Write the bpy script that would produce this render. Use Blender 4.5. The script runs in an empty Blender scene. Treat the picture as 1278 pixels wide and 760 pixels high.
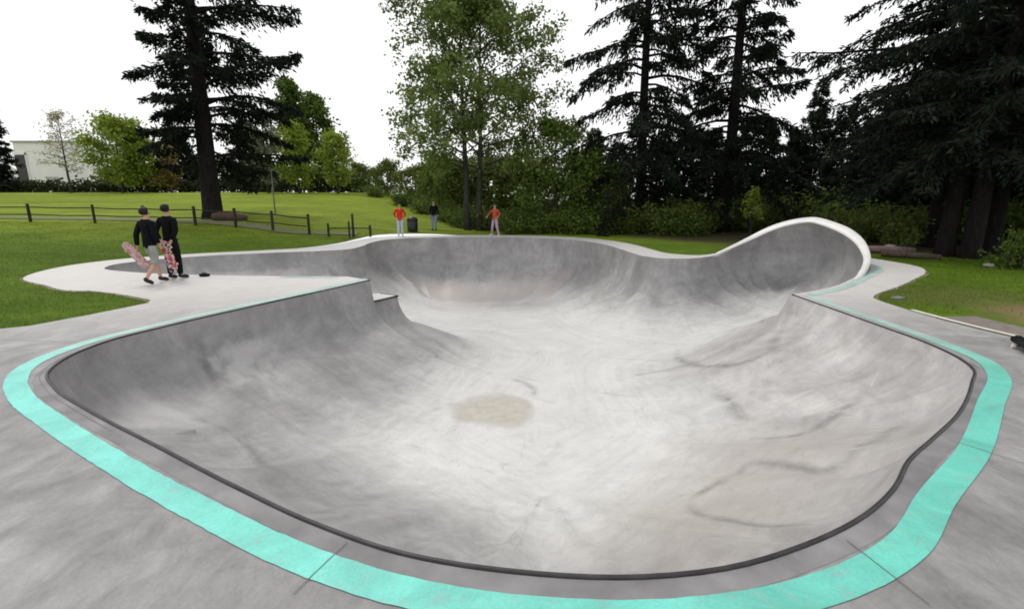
import bpy, bmesh, math, random
import numpy as np
from mathutils import Vector, Matrix
from mathutils.geometry import delaunay_2d_cdt

scene = bpy.context.scene
COL = scene.collection
rnd = random.Random(7)
PITCH = math.radians(12.4)
CAM_H = 2.0
FPX = 603.0


def X(u, y):                       # world x of something seen near column u when it stands y metres away
    return (u - 639) / FPX * (0.977 * y + 0.35)


# ------------------------------------------------------------------ helpers
def tag(o, label=None, cat=None, group=None, kind=None):
    if label: o['label'] = label
    if cat: o['category'] = cat
    if group: o['group'] = group
    if kind: o['kind'] = kind
    return o


def empty(name, loc=(0, 0, 0), rz=0.0):
    o = bpy.data.objects.new(name, None)
    o.empty_display_size = 0.2
    o.location = loc
    o.rotation_euler = (0, 0, rz)
    COL.objects.link(o)
    return o


def link(name, me, mat, parent=None, smooth=False):
    o = bpy.data.objects.new(name, me)
    COL.objects.link(o)
    if mat:
        me.materials.clear()
        me.materials.append(mat)
    if smooth and len(me.polygons):
        me.polygons.foreach_set('use_smooth', [True] * len(me.polygons))
    if parent: o.parent = parent
    return o


class MB:
    """collects shapes for ONE mesh"""
    def __init__(s): s.v = []; s.f = []

    def box(s, c, d, rz=0.0, top=1.0, rot=None):
        b = len(s.v)
        M = rot if rot is not None else Matrix.Rotation(rz, 3, 'Z')
        for z in (-.5, .5):
            k = top if z > 0 else 1.0
            for x, y in ((-.5, -.5), (.5, -.5), (.5, .5), (-.5, .5)):
                p = M @ Vector((x * d[0] * k, y * d[1] * k, z * d[2]))
                s.v.append((c[0] + p.x, c[1] + p.y, c[2] + p.z))
        for q in ((0, 3, 2, 1), (4, 5, 6, 7), (0, 1, 5, 4), (1, 2, 6, 5), (2, 3, 7, 6), (3, 0, 4, 7)):
            s.f.append(tuple(b + i for i in q))

    def tube(s, pts, rad, n=6, cap=True):
        pts = [Vector(p) for p in pts]
        b0 = len(s.v)
        m = len(pts)
        prev = None
        for i, p in enumerate(pts):
            t = (pts[min(i + 1, m - 1)] - pts[max(i - 1, 0)])
            t = t.normalized() if t.length > 1e-9 else Vector((0, 0, 1))
            a = prev if prev is not None else (Vector((1, 0, 0)) if abs(t.x) < .8 else Vector((0, 1, 0)))
            a = (a - t * a.dot(t)).normalized()
            prev = a
            b = t.cross(a)
            r = rad[i] if isinstance(rad, (list, tuple)) else rad
            for k in range(n):
                w = 2 * math.pi * k / n
                q = p + (a * math.cos(w) + b * math.sin(w)) * r
                s.v.append((q.x, q.y, q.z))
        for i in range(m - 1):
            for k in range(n):
                k2 = (k + 1) % n
                s.f.append((b0 + i * n + k, b0 + i * n + k2, b0 + (i + 1) * n + k2, b0 + (i + 1) * n + k))
        if cap:
            s.f.append(tuple(b0 + k for k in reversed(range(n))))
            s.f.append(tuple(b0 + (m - 1) * n + k for k in range(n)))

    def lathe(s, c, prof, n=16):
        b0 = len(s.v)
        for r, z in prof:
            for k in range(n):
                w = 2 * math.pi * k / n
                s.v.append((c[0] + r * math.cos(w), c[1] + r * math.sin(w), c[2] + z))
        for i in range(len(prof) - 1):
            for k in range(n):
                k2 = (k + 1) % n
                s.f.append((b0 + i * n + k, b0 + i * n + k2, b0 + (i + 1) * n + k2, b0 + (i + 1) * n + k))
        s.f.append(tuple(b0 + k for k in reversed(range(n))))
        s.f.append(tuple(b0 + (len(prof) - 1) * n + k for k in range(n)))

    def mesh(s, name):
        me = bpy.data.meshes.new(name)
        me.from_pydata(s.v, [], s.f)
        me.update()
        return me

    def build(s, name, mat, parent=None, smooth=False, bevel=0.0):
        me = s.mesh(name)
        if bevel:
            bm = bmesh.new(); bm.from_mesh(me)
            bmesh.ops.bevel(bm, geom=bm.edges[:], offset=bevel, segments=2, affect='EDGES', clamp_overlap=True)
            bm.to_mesh(me); bm.free()
        return link(name, me, mat, parent, smooth)


def copy_tree(o, parent=None):
    c = o.copy()
    COL.objects.link(c)
    if parent is not None: c.parent = parent
    for ch in o.children: copy_tree(ch, c)
    return c


# ------------------------------------------------------------------ materials
def new_mat(name):
    m = bpy.data.materials.new(name)
    m.use_nodes = True
    nt = m.node_tree
    for n in list(nt.nodes): nt.nodes.remove(n)
    out = nt.nodes.new('ShaderNodeOutputMaterial')
    return m, nt, out


def N(nt, typ, **kw):
    n = nt.nodes.new(typ)
    for k, v in kw.items():
        if k in n.inputs: n.inputs[k].default_value = v
        else: setattr(n, k, v)
    return n


def noise(nt, vec, scale, detail=4, rough=.55, dist=0.0):
    n = N(nt, 'ShaderNodeTexNoise')
    n.inputs['Scale'].default_value = scale
    n.inputs['Detail'].default_value = detail
    n.inputs['Roughness'].default_value = rough
    n.inputs['Distortion'].default_value = dist
    if vec is not None: nt.links.new(vec, n.inputs['Vector'])
    return n.outputs['Fac']


def ramp(nt, fac, stops):
    r = N(nt, 'ShaderNodeValToRGB')
    e = r.color_ramp.elements
    while len(e) < len(stops): e.new(.5)
    for i, (p, c) in enumerate(stops):
        e[i].position = p
        e[i].color = (c[0], c[1], c[2], 1) if isinstance(c, (tuple, list)) else (c, c, c, 1)
    nt.links.new(fac, r.inputs['Fac'])
    return r.outputs['Color']


def mix(nt, a, b, fac, mode='MIX'):
    m = N(nt, 'ShaderNodeMix')
    m.data_type = 'RGBA'
    m.blend_type = mode
    for s, v in ((0, fac), (6, a), (7, b)):
        if hasattr(v, 'links'): nt.links.new(v, m.inputs[s])
        elif isinstance(v, (tuple, list)): m.inputs[s].default_value = (v[0], v[1], v[2], 1)
        else: m.inputs[s].default_value = v if s == 0 else (v, v, v, 1)
    return m.outputs[2]


def mathn(nt, op, a, b=0.0, c=None):
    m = N(nt, 'ShaderNodeMath')
    m.operation = op
    for s, v in ((0, a), (1, b), (2, c)):
        if v is None: continue
        if hasattr(v, 'links'): nt.links.new(v, m.inputs[s])
        else: m.inputs[s].default_value = v
    return m.outputs[0]


def mapping(nt, vec, scale=(1, 1, 1), rot=(0, 0, 0), loc=(0, 0, 0)):
    m = N(nt, 'ShaderNodeMapping')
    m.inputs['Scale'].default_value = scale
    m.inputs['Rotation'].default_value = rot
    m.inputs['Location'].default_value = loc
    nt.links.new(vec, m.inputs['Vector'])
    return m.outputs['Vector']


def principled(nt, out, col, rough=.7, spec=.4, bump=None, bstr=.2, bdist=.01):
    b = N(nt, 'ShaderNodeBsdfPrincipled')
    if hasattr(col, 'links'): nt.links.new(col, b.inputs['Base Color'])
    else: b.inputs['Base Color'].default_value = (col[0], col[1], col[2], 1)
    if hasattr(rough, 'links'): nt.links.new(rough, b.inputs['Roughness'])
    else: b.inputs['Roughness'].default_value = rough
    b.inputs['Specular IOR Level'].default_value = spec
    if bump is not None:
        bp = N(nt, 'ShaderNodeBump')
        bp.inputs['Strength'].default_value = bstr
        bp.inputs['Distance'].default_value = bdist
        nt.links.new(bump, bp.inputs['Height'])
        nt.links.new(bp.outputs['Normal'], b.inputs['Normal'])
    nt.links.new(b.outputs[0], out.inputs['Surface'])
    return b


def simple(name, c, rough=.6, spec=.4, var=.25, scale=6.0, metal=0.0):
    m, nt, out = new_mat(name)
    tc = N(nt, 'ShaderNodeTexCoord').outputs['Object']
    f = noise(nt, tc, scale, 4)
    lo = tuple(v * (1 - var) for v in c); hi = tuple(min(1, v * (1 + var)) for v in c)
    col = ramp(nt, f, [(.3, lo), (.7, hi)])
    b = principled(nt, out, col, rough, spec, f, .15, .005)
    b.inputs['Metallic'].default_value = metal
    return m


def spot(nt, vec, c, r, soft=.35, sx=1.0, sy=1.0, wob=.6, wscale=1.2):
    """soft noisy blot (1 inside) around world point c"""
    nz = N(nt, 'ShaderNodeTexNoise')
    nz.inputs['Scale'].default_value = wscale
    nz.inputs['Detail'].default_value = 4
    nt.links.new(vec, nz.inputs['Vector'])
    d = N(nt, 'ShaderNodeVectorMath'); d.operation = 'MULTIPLY_ADD'
    nt.links.new(nz.outputs['Color'], d.inputs[0])
    d.inputs[1].default_value = (wob, wob, wob)
    nt.links.new(vec, d.inputs[2])
    mp = mapping(nt, d.outputs[0], (sx, sy, 1), (0, 0, 0), (-(c[0] + wob * .5) * sx, -(c[1] + wob * .5) * sy, -(c[2] + wob * .5)))
    L = N(nt, 'ShaderNodeVectorMath'); L.operation = 'LENGTH'
    nt.links.new(mp, L.inputs[0])
    mr = N(nt, 'ShaderNodeMapRange')
    mr.interpolation_type = 'SMOOTHSTEP'
    nt.links.new(L.outputs['Value'], mr.inputs['Value'])
    mr.inputs['From Min'].default_value = r * (1 - soft)
    mr.inputs['From Max'].default_value = r * (1 + soft)
    mr.inputs['To Min'].default_value = 1.0
    mr.inputs['To Max'].default_value = 0.0
    return mr.outputs[0]


def mat_deck():
    m, nt, out = new_mat('deck_concrete')
    tc = N(nt, 'ShaderNodeTexCoord').outputs['Object']
    big = noise(nt, tc, .45, 5, .6, .6)
    mid = noise(nt, tc, 2.2, 6, .65, .4)
    fine = noise(nt, tc, 45, 3, .6)
    streak = noise(nt, mapping(nt, tc, (1.9, .8, 1), (0, 0, .5)), 1.5, 7, .72, .9)
    col = ramp(nt, big, [(.3, (.235, .228, .228)), (.7, (.365, .358, .350))])
    col = mix(nt, col, ramp(nt, mid, [(.3, .62), (.72, 1.12)]), .75, 'MULTIPLY')
    col = mix(nt, col, ramp(nt, streak, [(.36, .66), (.62, 1.1)]), .7, 'MULTIPLY')
    col = mix(nt, col, ramp(nt, fine, [(.3, .82), (.7, 1.12)]), .45, 'MULTIPLY')
    col = mix(nt, col, ramp(nt, noise(nt, tc, 14, 7, .78), [(.31, .5), (.42, 1.0)]), .55, 'MULTIPLY')
    blot = noise(nt, tc, 1.1, 8, .75, 1.5)
    col = mix(nt, col, ramp(nt, blot, [(.36, .70), (.5, 1.0), (.66, 1.18)]), .6, 'MULTIPLY')
    # paler towards the far side: glancing sky reflection put into the base colour
    sy = N(nt, 'ShaderNodeSeparateXYZ'); nt.links.new(tc, sy.inputs[0])
    mr = N(nt, 'ShaderNodeMapRange'); mr.interpolation_type = 'SMOOTHSTEP'
    nt.links.new(sy.outputs['Y'], mr.inputs['Value'])
    mr.inputs['From Min'].default_value = 5.0; mr.inputs['From Max'].default_value = 12.0
    col = mix(nt, col, (.74, .715, .685), mathn(nt, 'MULTIPLY', mr.outputs[0], .62))
    principled(nt, out, col, .55, .42, mid, .22, .006)
    return m


def mat_bowl():
    m, nt, out = new_mat('bowl_plaster')
    tc = N(nt, 'ShaderNodeTexCoord').outputs['Object']
    at = N(nt, 'ShaderNodeAttribute'); at.attribute_name = 'wall'       # x: arc length, y: height, z: distance to lip / width
    sep = N(nt, 'ShaderNodeSeparateXYZ'); nt.links.new(at.outputs['Vector'], sep.inputs[0])
    big = noise(nt, tc, .55, 6, .62, .8)
    mid = noise(nt, tc, 2.4, 7, .68, 1.2)
    fine = noise(nt, tc, 55, 4, .7)
    swirl = noise(nt, mapping(nt, tc, (1, 1, 1.6)), 1.1, 8, .72, 3.0)
    streak = noise(nt, mapping(nt, at.outputs['Vector'], (2.6, .45, 0)), 1.6, 6, .68, .8)
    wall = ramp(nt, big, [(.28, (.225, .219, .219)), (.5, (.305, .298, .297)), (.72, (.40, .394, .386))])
    wall = mix(nt, wall, ramp(nt, streak, [(.34, .78), (.62, 1.12)]), .34, 'MULTIPLY')
    wall = mix(nt, wall, ramp(nt, noise(nt, tc, 1.3, 7, .7, 1.6), [(.34, .72), (.5, .98), (.64, 1.16)]), .5, 'MULTIPLY')
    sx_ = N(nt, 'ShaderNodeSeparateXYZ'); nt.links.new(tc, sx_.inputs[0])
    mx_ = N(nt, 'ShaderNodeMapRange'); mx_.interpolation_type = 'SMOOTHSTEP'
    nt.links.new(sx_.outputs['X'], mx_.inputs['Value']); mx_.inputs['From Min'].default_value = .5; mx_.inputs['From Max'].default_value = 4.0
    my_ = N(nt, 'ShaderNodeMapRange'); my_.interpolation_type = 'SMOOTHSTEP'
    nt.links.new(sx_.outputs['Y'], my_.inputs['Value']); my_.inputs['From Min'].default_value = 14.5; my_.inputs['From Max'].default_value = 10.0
    wall = mix(nt, wall, (1.38, 1.37, 1.35), mathn(nt, 'MULTIPLY', mx_.outputs[0], my_.outputs[0]), 'MULTIPLY')  # right wall faces the light; that brightness is put into its colour
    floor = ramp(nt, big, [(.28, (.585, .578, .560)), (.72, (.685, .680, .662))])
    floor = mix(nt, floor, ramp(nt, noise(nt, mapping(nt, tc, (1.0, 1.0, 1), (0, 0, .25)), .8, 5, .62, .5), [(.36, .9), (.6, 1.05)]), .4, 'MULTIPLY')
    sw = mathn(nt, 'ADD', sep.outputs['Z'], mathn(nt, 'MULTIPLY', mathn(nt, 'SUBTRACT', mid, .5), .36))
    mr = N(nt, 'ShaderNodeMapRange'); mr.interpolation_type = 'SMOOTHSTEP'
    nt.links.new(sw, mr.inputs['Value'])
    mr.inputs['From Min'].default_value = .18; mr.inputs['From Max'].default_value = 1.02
    col = mix(nt, wall, floor, mr.outputs[0])  # walls darker than the floor: their weaker sky light is painted in
    col = mix(nt, col, ramp(nt, mid, [(.3, .82), (.7, 1.08)]), .32, 'MULTIPLY')
    col = mix(nt, col, ramp(nt, swirl, [(.38, .78), (.5, 1.0), (.6, 1.05)]), .16, 'MULTIPLY')
    trow = noise(nt, mapping(nt, tc, (1.2, 9, 3), (0, 0, .35)), 1.6, 6, .7, .3)
    col = mix(nt, col, ramp(nt, trow, [(.36, .88), (.62, 1.06)]), .35, 'MULTIPLY')
    speck = ramp(nt, noise(nt, tc, 17, 6, .75), [(.30, .55), (.40, 1.0)])
    col = mix(nt, col, speck, .5, 'MULTIPLY')
    vor = N(nt, 'ShaderNodeTexVoronoi'); vor.feature = 'DISTANCE_TO_EDGE'; vor.inputs['Scale'].default_value = .55
    vd = N(nt, 'ShaderNodeTexNoise'); vd.inputs['Scale'].default_value = 1.6; vd.inputs['Detail'].default_value = 6
    nt.links.new(tc, vd.inputs['Vector'])
    va_ = N(nt, 'ShaderNodeVectorMath'); va_.operation = 'MULTIPLY_ADD'; nt.links.new(vd.outputs['Color'], va_.inputs[0]); va_.inputs[1].default_value = (.9, .9, .9); nt.links.new(tc, va_.inputs[2])
    nt.links.new(va_.outputs[0], vor.inputs['Vector'])
    crack = mathn(nt, 'MULTIPLY', ramp(nt, vor.outputs['Distance'], [(0.0, 1.0), (.006, 0.0)]), ramp(nt, noise(nt, tc, .5, 3), [(.5, 0.0), (.6, 1.0)]))
    col = mix(nt, col, (.2, .19, .18), mathn(nt, 'MULTIPLY', crack, .4))
    col = mix(nt, col, ramp(nt, fine, [(.3, .82), (.7, 1.14)]), .5, 'MULTIPLY')
    arcs = noise(nt, mapping(nt, at.outputs['Vector'], (.32, 0, 9.0)), 2.0, 6, .72, .25)
    col = mix(nt, col, ramp(nt, arcs, [(.38, .82), (.5, 1.0), (.64, 1.09)]), .42, 'MULTIPLY')
    drip = noise(nt, mapping(nt, at.outputs['Vector'], (9.0, .35, 0)), 1.6, 6, .75, .3)
    col = mix(nt, col, ramp(nt, drip, [(.60, 1.0), (.70, 1.22)]), .6, 'MULTIPLY')
    # wheel marks: thin curved scuffs
    for k, (sc, rot, amt) in enumerate(((.34, .6, .22), (.27, 2.1, .2))):
        w = N(nt, 'ShaderNodeTexWave')
        w.wave_type = 'RINGS' if k < 2 else 'BANDS'
        w.inputs['Scale'].default_value = sc
        w.inputs['Distortion'].default_value = 5.0
        w.inputs['Detail'].default_value = 2.0
        w.inputs['Detail Scale'].default_value = .6
        nt.links.new(mapping(nt, tc, (1, 1, .6), (0, 0, rot), (3.1 * k, 1.7 * k, 0)), w.inputs['Vector'])
        line = ramp(nt, w.outputs['Fac'], [(.965, 0.0), (.992, 1.0)])
        brk = ramp(nt, noise(nt, tc, .7 + k * .2, 4, .6, .3), [(.52, 0.0), (.66, 1.0)])
        f = mix(nt, line, brk, 1.0, 'MULTIPLY')
        col = mix(nt, col, (.16, .155, .16), mathn(nt, 'MULTIPLY', f, amt))
    # pour joints down the walls
    for s0 in (8.0, 24.5, 31.0, 39.4, 45.0, 50.5, 58.0):
        d = mathn(nt, 'ABSOLUTE', mathn(nt, 'SUBTRACT', sep.outputs['X'], s0))
        f = mathn(nt, 'LESS_THAN', d, .012)
        f = mathn(nt, 'MULTIPLY', f, mathn(nt, 'LESS_THAN', sep.outputs['Z'], .9))
        col = mix(nt, col, (.2, .195, .2), mathn(nt, 'MULTIPLY', f, .3))
    # pale repair patches on the left wall, ochre puddle stain round the drain, damp patches
    col = mix(nt, col, (.52, .51, .50), mathn(nt, 'MULTIPLY', spot(nt, tc, (-4.75, 8.1, -.75), .55, .6, 2.4, .9, 1.3, 2.6), .5))
    col = mix(nt, col, (.48, .47, .47), mathn(nt, 'MULTIPLY', spot(nt, tc, (-4.9, 6.4, -1.2), .55, .6, 1.0, 1.4, 1.0, 2.0), .55))
    edge = spot(nt, tc, (-.35, 8.6, -1.95), .78, .22, 1, 1, .9, 1.4)
    core = spot(nt, tc, (-.35, 8.6, -1.95), .64, .4, 1, 1, .9, 1.4)
    col = mix(nt, col, (.34, .33, .32), mathn(nt, 'MULTIPLY', edge, .5))
    grit = ramp(nt, noise(nt, tc, 5, 9, .75), [(.3, (.37, .335, .28)), (.7, (.57, .53, .46))])
    col = mix(nt, col, grit, mathn(nt, 'MULTIPLY', core, .85))
    col = mix(nt, col, (.40, .36, .32), mathn(nt, 'MULTIPLY', spot(nt, tc, (3.3, 5.2, -1.6), 1.5, .5, 1, 1, 1.4, .8), .38))
    col = mix(nt, col, (.42, .38, .33), mathn(nt, 'MULTIPLY', spot(nt, tc, (1.8, 3.9, -1.6), 1.2, .5, 1, 1, 1.4, .8), .32))
    col = mix(nt, col, (.44, .37, .34), mathn(nt, 'MULTIPLY', spot(nt, tc, (-1.0, 23.5, -2.6), 1.2, .4, .25, 1.2, .8, .9), .55))
    bp = mathn(nt, 'ADD', swirl, mathn(nt, 'MULTIPLY', fine, .2))
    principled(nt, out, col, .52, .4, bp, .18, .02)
    return m


def mat_stripe():
    m, nt, out = new_mat('teal_paint')
    tc = N(nt, 'ShaderNodeTexCoord').outputs['Object']
    f = noise(nt, tc, 3, 5, .6)
    col = ramp(nt, f, [(.3, (.10, .52, .43)), (.7, (.16, .66, .56))])
    sy = N(nt, 'ShaderNodeSeparateXYZ'); nt.links.new(tc, sy.inputs[0])
    # brighter fresh paint at the left, greener at the right; worn thin further back
    mx = N(nt, 'ShaderNodeMapRange')
    nt.links.new(sy.outputs['X'], mx.inputs['Value'])
    mx.inputs['From Min'].default_value = -4; mx.inputs['From Max'].default_value = 4
    col = mix(nt, mix(nt, (.22, .70, .62), col, .3), mix(nt, (.14, .52, .41), col, .35), mx.outputs[0])
    my = N(nt, 'ShaderNodeMapRange'); my.interpolation_type = 'SMOOTHSTEP'
    nt.links.new(sy.outputs['Y'], my.inputs['Value'])
    my.inputs['From Min'].default_value = 5.0; my.inputs['From Max'].default_value = 7.6
    wear = noise(nt, tc, 2.0, 8, .72)
    chip = mathn(nt, 'MULTIPLY', my.outputs[0], mathn(nt, 'ADD', .40, mathn(nt, 'MULTIPLY', wear, .75)))
    col = mix(nt, col, (.47, .55, .52), chip)
    sc = ramp(nt, noise(nt, tc, 7, 9, .78, .5), [(.36, 1.0), (.47, 0.0)])
    dirt = ramp(nt, noise(nt, tc, 1.7, 7, .7, .8), [(.34, .68), (.6, 1.06)])
    col = mix(nt, col, dirt, .7, 'MULTIPLY')
    col = mix(nt, col, ramp(nt, noise(nt, tc, 60, 3, .6), [(.3, .85), (.7, 1.1)]), .6, 'MULTIPLY')
    col = mix(nt, col, (.3, .36, .35), mathn(nt, 'MULTIPLY', sc, .45))
    principled(nt, out, col, .5, .4, f, .1, .004)
    return m


def mat_grass():
    m, nt, out = new_mat('grass_ground')
    tc = N(nt, 'ShaderNodeTexCoord').outputs['Object']
    sy = N(nt, 'ShaderNodeSeparateXYZ'); nt.links.new(tc, sy.inputs[0])
    big = noise(nt, tc, .22, 5, .6, .5)
    mid = noise(nt, tc, 1.6, 6, .7)
    fine = noise(nt, tc, 14, 5, .75)
    near = ramp(nt, big, [(.3, (.056, .104, .007)), (.7, (.098, .160, .012))])
    far = ramp(nt, big, [(.3, (.135, .190, .012)), (.7, (.198, .252, .020))])
    mr = N(nt, 'ShaderNodeMapRange'); mr.interpolation_type = 'SMOOTHSTEP'
    nt.links.new(sy.outputs['Y'], mr.inputs['Value'])
    mr.inputs['From Min'].default_value = 19; mr.inputs['From Max'].default_value = 29
    col = mix(nt, near, far, mr.outputs[0])
    band = noise(nt, mapping(nt, tc, (.12, .55, 1), (0, 0, .15)), 1.0, 5, .65, .8)
    col = mix(nt, col, ramp(nt, band, [(.35, .70), (.65, 1.22)]), .75, 'MULTIPLY')
    col = mix(nt, col, ramp(nt, mid, [(.3, .68), (.7, 1.3)]), .7, 'MULTIPLY')
    col = mix(nt, col, ramp(nt, fine, [(.3, .6), (.7, 1.35)]), .6, 'MULTIPLY')
    # bare soil by the right hand edge, brownish worn turf, dark forest litter under the firs
    col = mix(nt, col, (.22, .135, .085), mathn(nt, 'MULTIPLY', spot(nt, tc, (9.9, 8.0, 0), 1.3, .45, 1, 1.2, 1.6, 1.0), .9))
    col = mix(nt, col, (.12, .10, .045), mathn(nt, 'MULTIPLY', spot(nt, tc, (9.4, 10.2, 0), 1.8, .7, 1, 1.4, 2.5, .8), .55))
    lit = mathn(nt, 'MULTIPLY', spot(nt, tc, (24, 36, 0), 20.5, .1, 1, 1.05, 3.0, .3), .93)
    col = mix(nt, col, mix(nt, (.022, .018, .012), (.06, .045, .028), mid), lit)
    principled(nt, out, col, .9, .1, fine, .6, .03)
    return m


def mat_leaf(name, dark, light, trans=.3, clump=.7):
    m, nt, out = new_mat(name)
    tc = N(nt, 'ShaderNodeTexCoord').outputs['Object']
    g = N(nt, 'ShaderNodeNewGeometry')
    f = mathn(nt, 'ADD', mathn(nt, 'MULTIPLY', noise(nt, tc, clump, 3), .75), mathn(nt, 'MULTIPLY', g.outputs['Random Per Island'], .35))
    col = ramp(nt, f, [(.25, dark), (.8, light)])
    d = N(nt, 'ShaderNodeBsdfPrincipled')
    nt.links.new(col, d.inputs['Base Color'])
    d.inputs['Roughness'].default_value = .6
    d.inputs['Specular IOR Level'].default_value = .08
    t = N(nt, 'ShaderNodeBsdfTranslucent')
    nt.links.new(col, t.inputs['Color'])
    ms = N(nt, 'ShaderNodeMixShader')
    ms.inputs[0].default_value = trans
    nt.links.new(d.outputs[0], ms.inputs[1]); nt.links.new(t.outputs[0], ms.inputs[2])
    nt.links.new(ms.outputs[0], out.inputs['Surface'])
    return m


def mat_bark(name, dark, light):
    m, nt, out = new_mat(name)
    tc = N(nt, 'ShaderNodeTexCoord').outputs['Object']
    f = noise(nt, mapping(nt, tc, (6, 6, 1.2)), 2, 6, .7, .5)
    col = ramp(nt, f, [(.3, dark), (.7, light)])
    principled(nt, out, col, .9, .1, f, .7, .03)
    return m


M = dict(
    deck=mat_deck(), bowl=mat_bowl(), stripe=mat_stripe(), grass=mat_grass(),
    rim=simple('rim_concrete', (.72, .70, .685), .45, .5, .08, 2.5),
    joint=simple('joint_dark', (.16, .157, .16), .8, .2),
    coping=simple('coping_steel', (.030, .026, .030), .45, .4, .5, 5),
    path=simple('path_gravel', (.16, .165, .095), .9, .1, .15, 3),
    blade=mat_leaf('grass_blade', (.072, .135, .010), (.165, .245, .022), .3, .8),
    fir=mat_leaf('fir_needle', (.006, .010, .009), (.022, .031, .017), .15, .6),
    fir_far=mat_leaf('fir_needle_far', (.007, .012, .010), (.026, .036, .021), .15, .4),
    alder=mat_leaf('alder_leaf', (.075, .115, .028), (.235, .310, .085), .35, .8),
    bush=mat_leaf('bush_leaf', (.032, .068, .011), (.155, .230, .042), .3, .9),
    lime=mat_leaf('lime_leaf', (.130, .195, .024), (.315, .400, .062), .4, .6),
    midgreen=mat_leaf('mid_leaf', (.050, .085, .018), (.130, .195, .038), .35, .5),
    grey=mat_leaf('grey_leaf', (.110, .130, .070), (.230, .250, .150), .35, .5),
    bud=mat_leaf('bud_leaf', (.260, .240, .130), (.420, .390, .230), .35, .8),
    rust=mat_leaf('rust_leaf', (.150, .105, .035), (.270, .210, .070), .3, .8),
    hedge=mat_leaf('hedge_leaf', (.014, .022, .009), (.048, .064, .024), .15, .5),
    wood=mat_leaf('woodland_leaf', (.042, .068, .013), (.195, .250, .058), .35, .4),
    blossom=mat_leaf('blossom', (.48, .52, .42), (.68, .70, .60), .3, 1),
    bark=mat_bark('fir_bark', (.008, .007, .008), (.028, .024, .023)),
    bark2=mat_bark('alder_bark', (.022, .022, .020), (.085, .082, .075)),
    fence=mat_bark('fence_wood', (.022, .018, .016), (.070, .060, .050)),
    white=simple('white_wall', (.82, .81, .80), .7, .3, .05, .6),
    glass=simple('dark_opening', (.025, .022, .024), .3, .5),
    black=simple('black_cloth', (.0045, .0045, .006), .85, .15, .4),
    navy=simple('navy_cloth', (.004, .0045, .008), .85, .15, .4),
    shorts=simple('grey_cloth', (.30, .31, .28), .85, .15, .2),
    darkpants=simple('dark_trousers', (.006, .0055, .007), .85, .15, .3),
    red=simple('red_cloth', (.52, .03, .018), .8, .2, .2),
    brickred=simple('rust_cloth', (.38, .075, .035), .8, .2, .2),
    jeans=simple('pale_jeans', (.42, .48, .55), .85, .15, .15),
    lilac=simple('lilac_trousers', (.38, .30, .38), .85, .15, .15),
    bluejeans=simple('blue_jeans', (.20, .26, .38), .85, .15, .15),
    skin=simple('skin', (.52, .30, .21), .55, .35, .08),
    hair=simple('hair_dark', (.008, .006, .005), .6, .3, .3),
    shoe=simple('shoe_black', (.012, .012, .013), .5, .4, .3),
    sole=simple('shoe_white', (.62, .60, .58), .6, .3, .1),
    eye=simple('eye_dark', (.02, .015, .012), .2, .5),
    wheel=simple('urethane', (.72, .68, .58), .4, .4, .05),
    truck=simple('truck_metal', (.30, .30, .31), .35, .5, .1, 6, .9),
    plastic=simple('black_plastic', (.013, .014, .014), .4, .4, .2),
    log=mat_bark('log_wood', (.05, .034, .028), (.14, .10, .08)),
    pinkwood=mat_bark('log_pink', (.16, .10, .09), (.34, .26, .25)),
    stone=simple('pale_stone', (.40, .39, .37), .8, .2, .15, 4),
    kerb=simple('kerb_concrete', (.60, .57, .52), .7, .3, .12, 5),
    steel=simple('grey_pole', (.22, .23, .22), .5, .4, .1),
    asphalt=simple('asphalt', (.19, .165, .145), .85, .2, .2, 8),
)


def mat_board(name, a, b, c):
    m, nt, out = new_mat(name)
    tc = N(nt, 'ShaderNodeTexCoord').outputs['Object']
    v = N(nt, 'ShaderNodeTexVoronoi'); v.inputs['Scale'].default_value = 11
    nt.links.new(tc, v.inputs['Vector'])
    f = noise(nt, tc, 9, 2, .5, .8)
    col = ramp(nt, f, [(.40, a), (.47, b), (.55, b), (.60, c)])
    r = col.node; r.color_ramp.interpolation = 'CONSTANT'
    principled(nt, out, col, .45, .4)
    return m


M['board_a'] = mat_board('board_graphic_pink', (.46, .19, .19), (.56, .43, .41), (.50, .23, .23))
M['board_b'] = mat_board('board_graphic_red', (.55, .06, .07), (.66, .50, .48), (.03, .03, .04))


# ------------------------------------------------------------------ terrain
def hermite(xs, ys, x):
    if x <= xs[0]: return ys[0]
    if x >= xs[-1]: return ys[-1]
    for i in range(len(xs) - 1):
        if x <= xs[i + 1]:
            h = xs[i + 1] - xs[i]
            def slope(k):
                if k <= 0 or k >= len(xs) - 1: return 0.0
                a = (ys[k] - ys[k - 1]) / (xs[k] - xs[k - 1]); b = (ys[k + 1] - ys[k]) / (xs[k + 1] - xs[k])
                return 0.0 if a * b <= 0 else 2 * a * b / (a + b)
            t = (x - xs[i]) / h
            m0, m1 = slope(i) * h, slope(i + 1) * h
            return ((2 * t**3 - 3 * t**2 + 1) * ys[i] + (t**3 - 2 * t**2 + t) * m0 + (-2 * t**3 + 3 * t**2) * ys[i + 1] + (t**3 - t**2) * m1)


def hgt(x, y):
    rise = hermite([17, 23, 28, 36, 45, 56, 62], [0, .22, .68, 1.25, 1.9, 2.55, 2.72], y)
    left = hermite([-17, -14, -10.3, -4.7, -2.0], [1, .9, .63, .22, 0], x)
    return rise * left - 0.03


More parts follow.
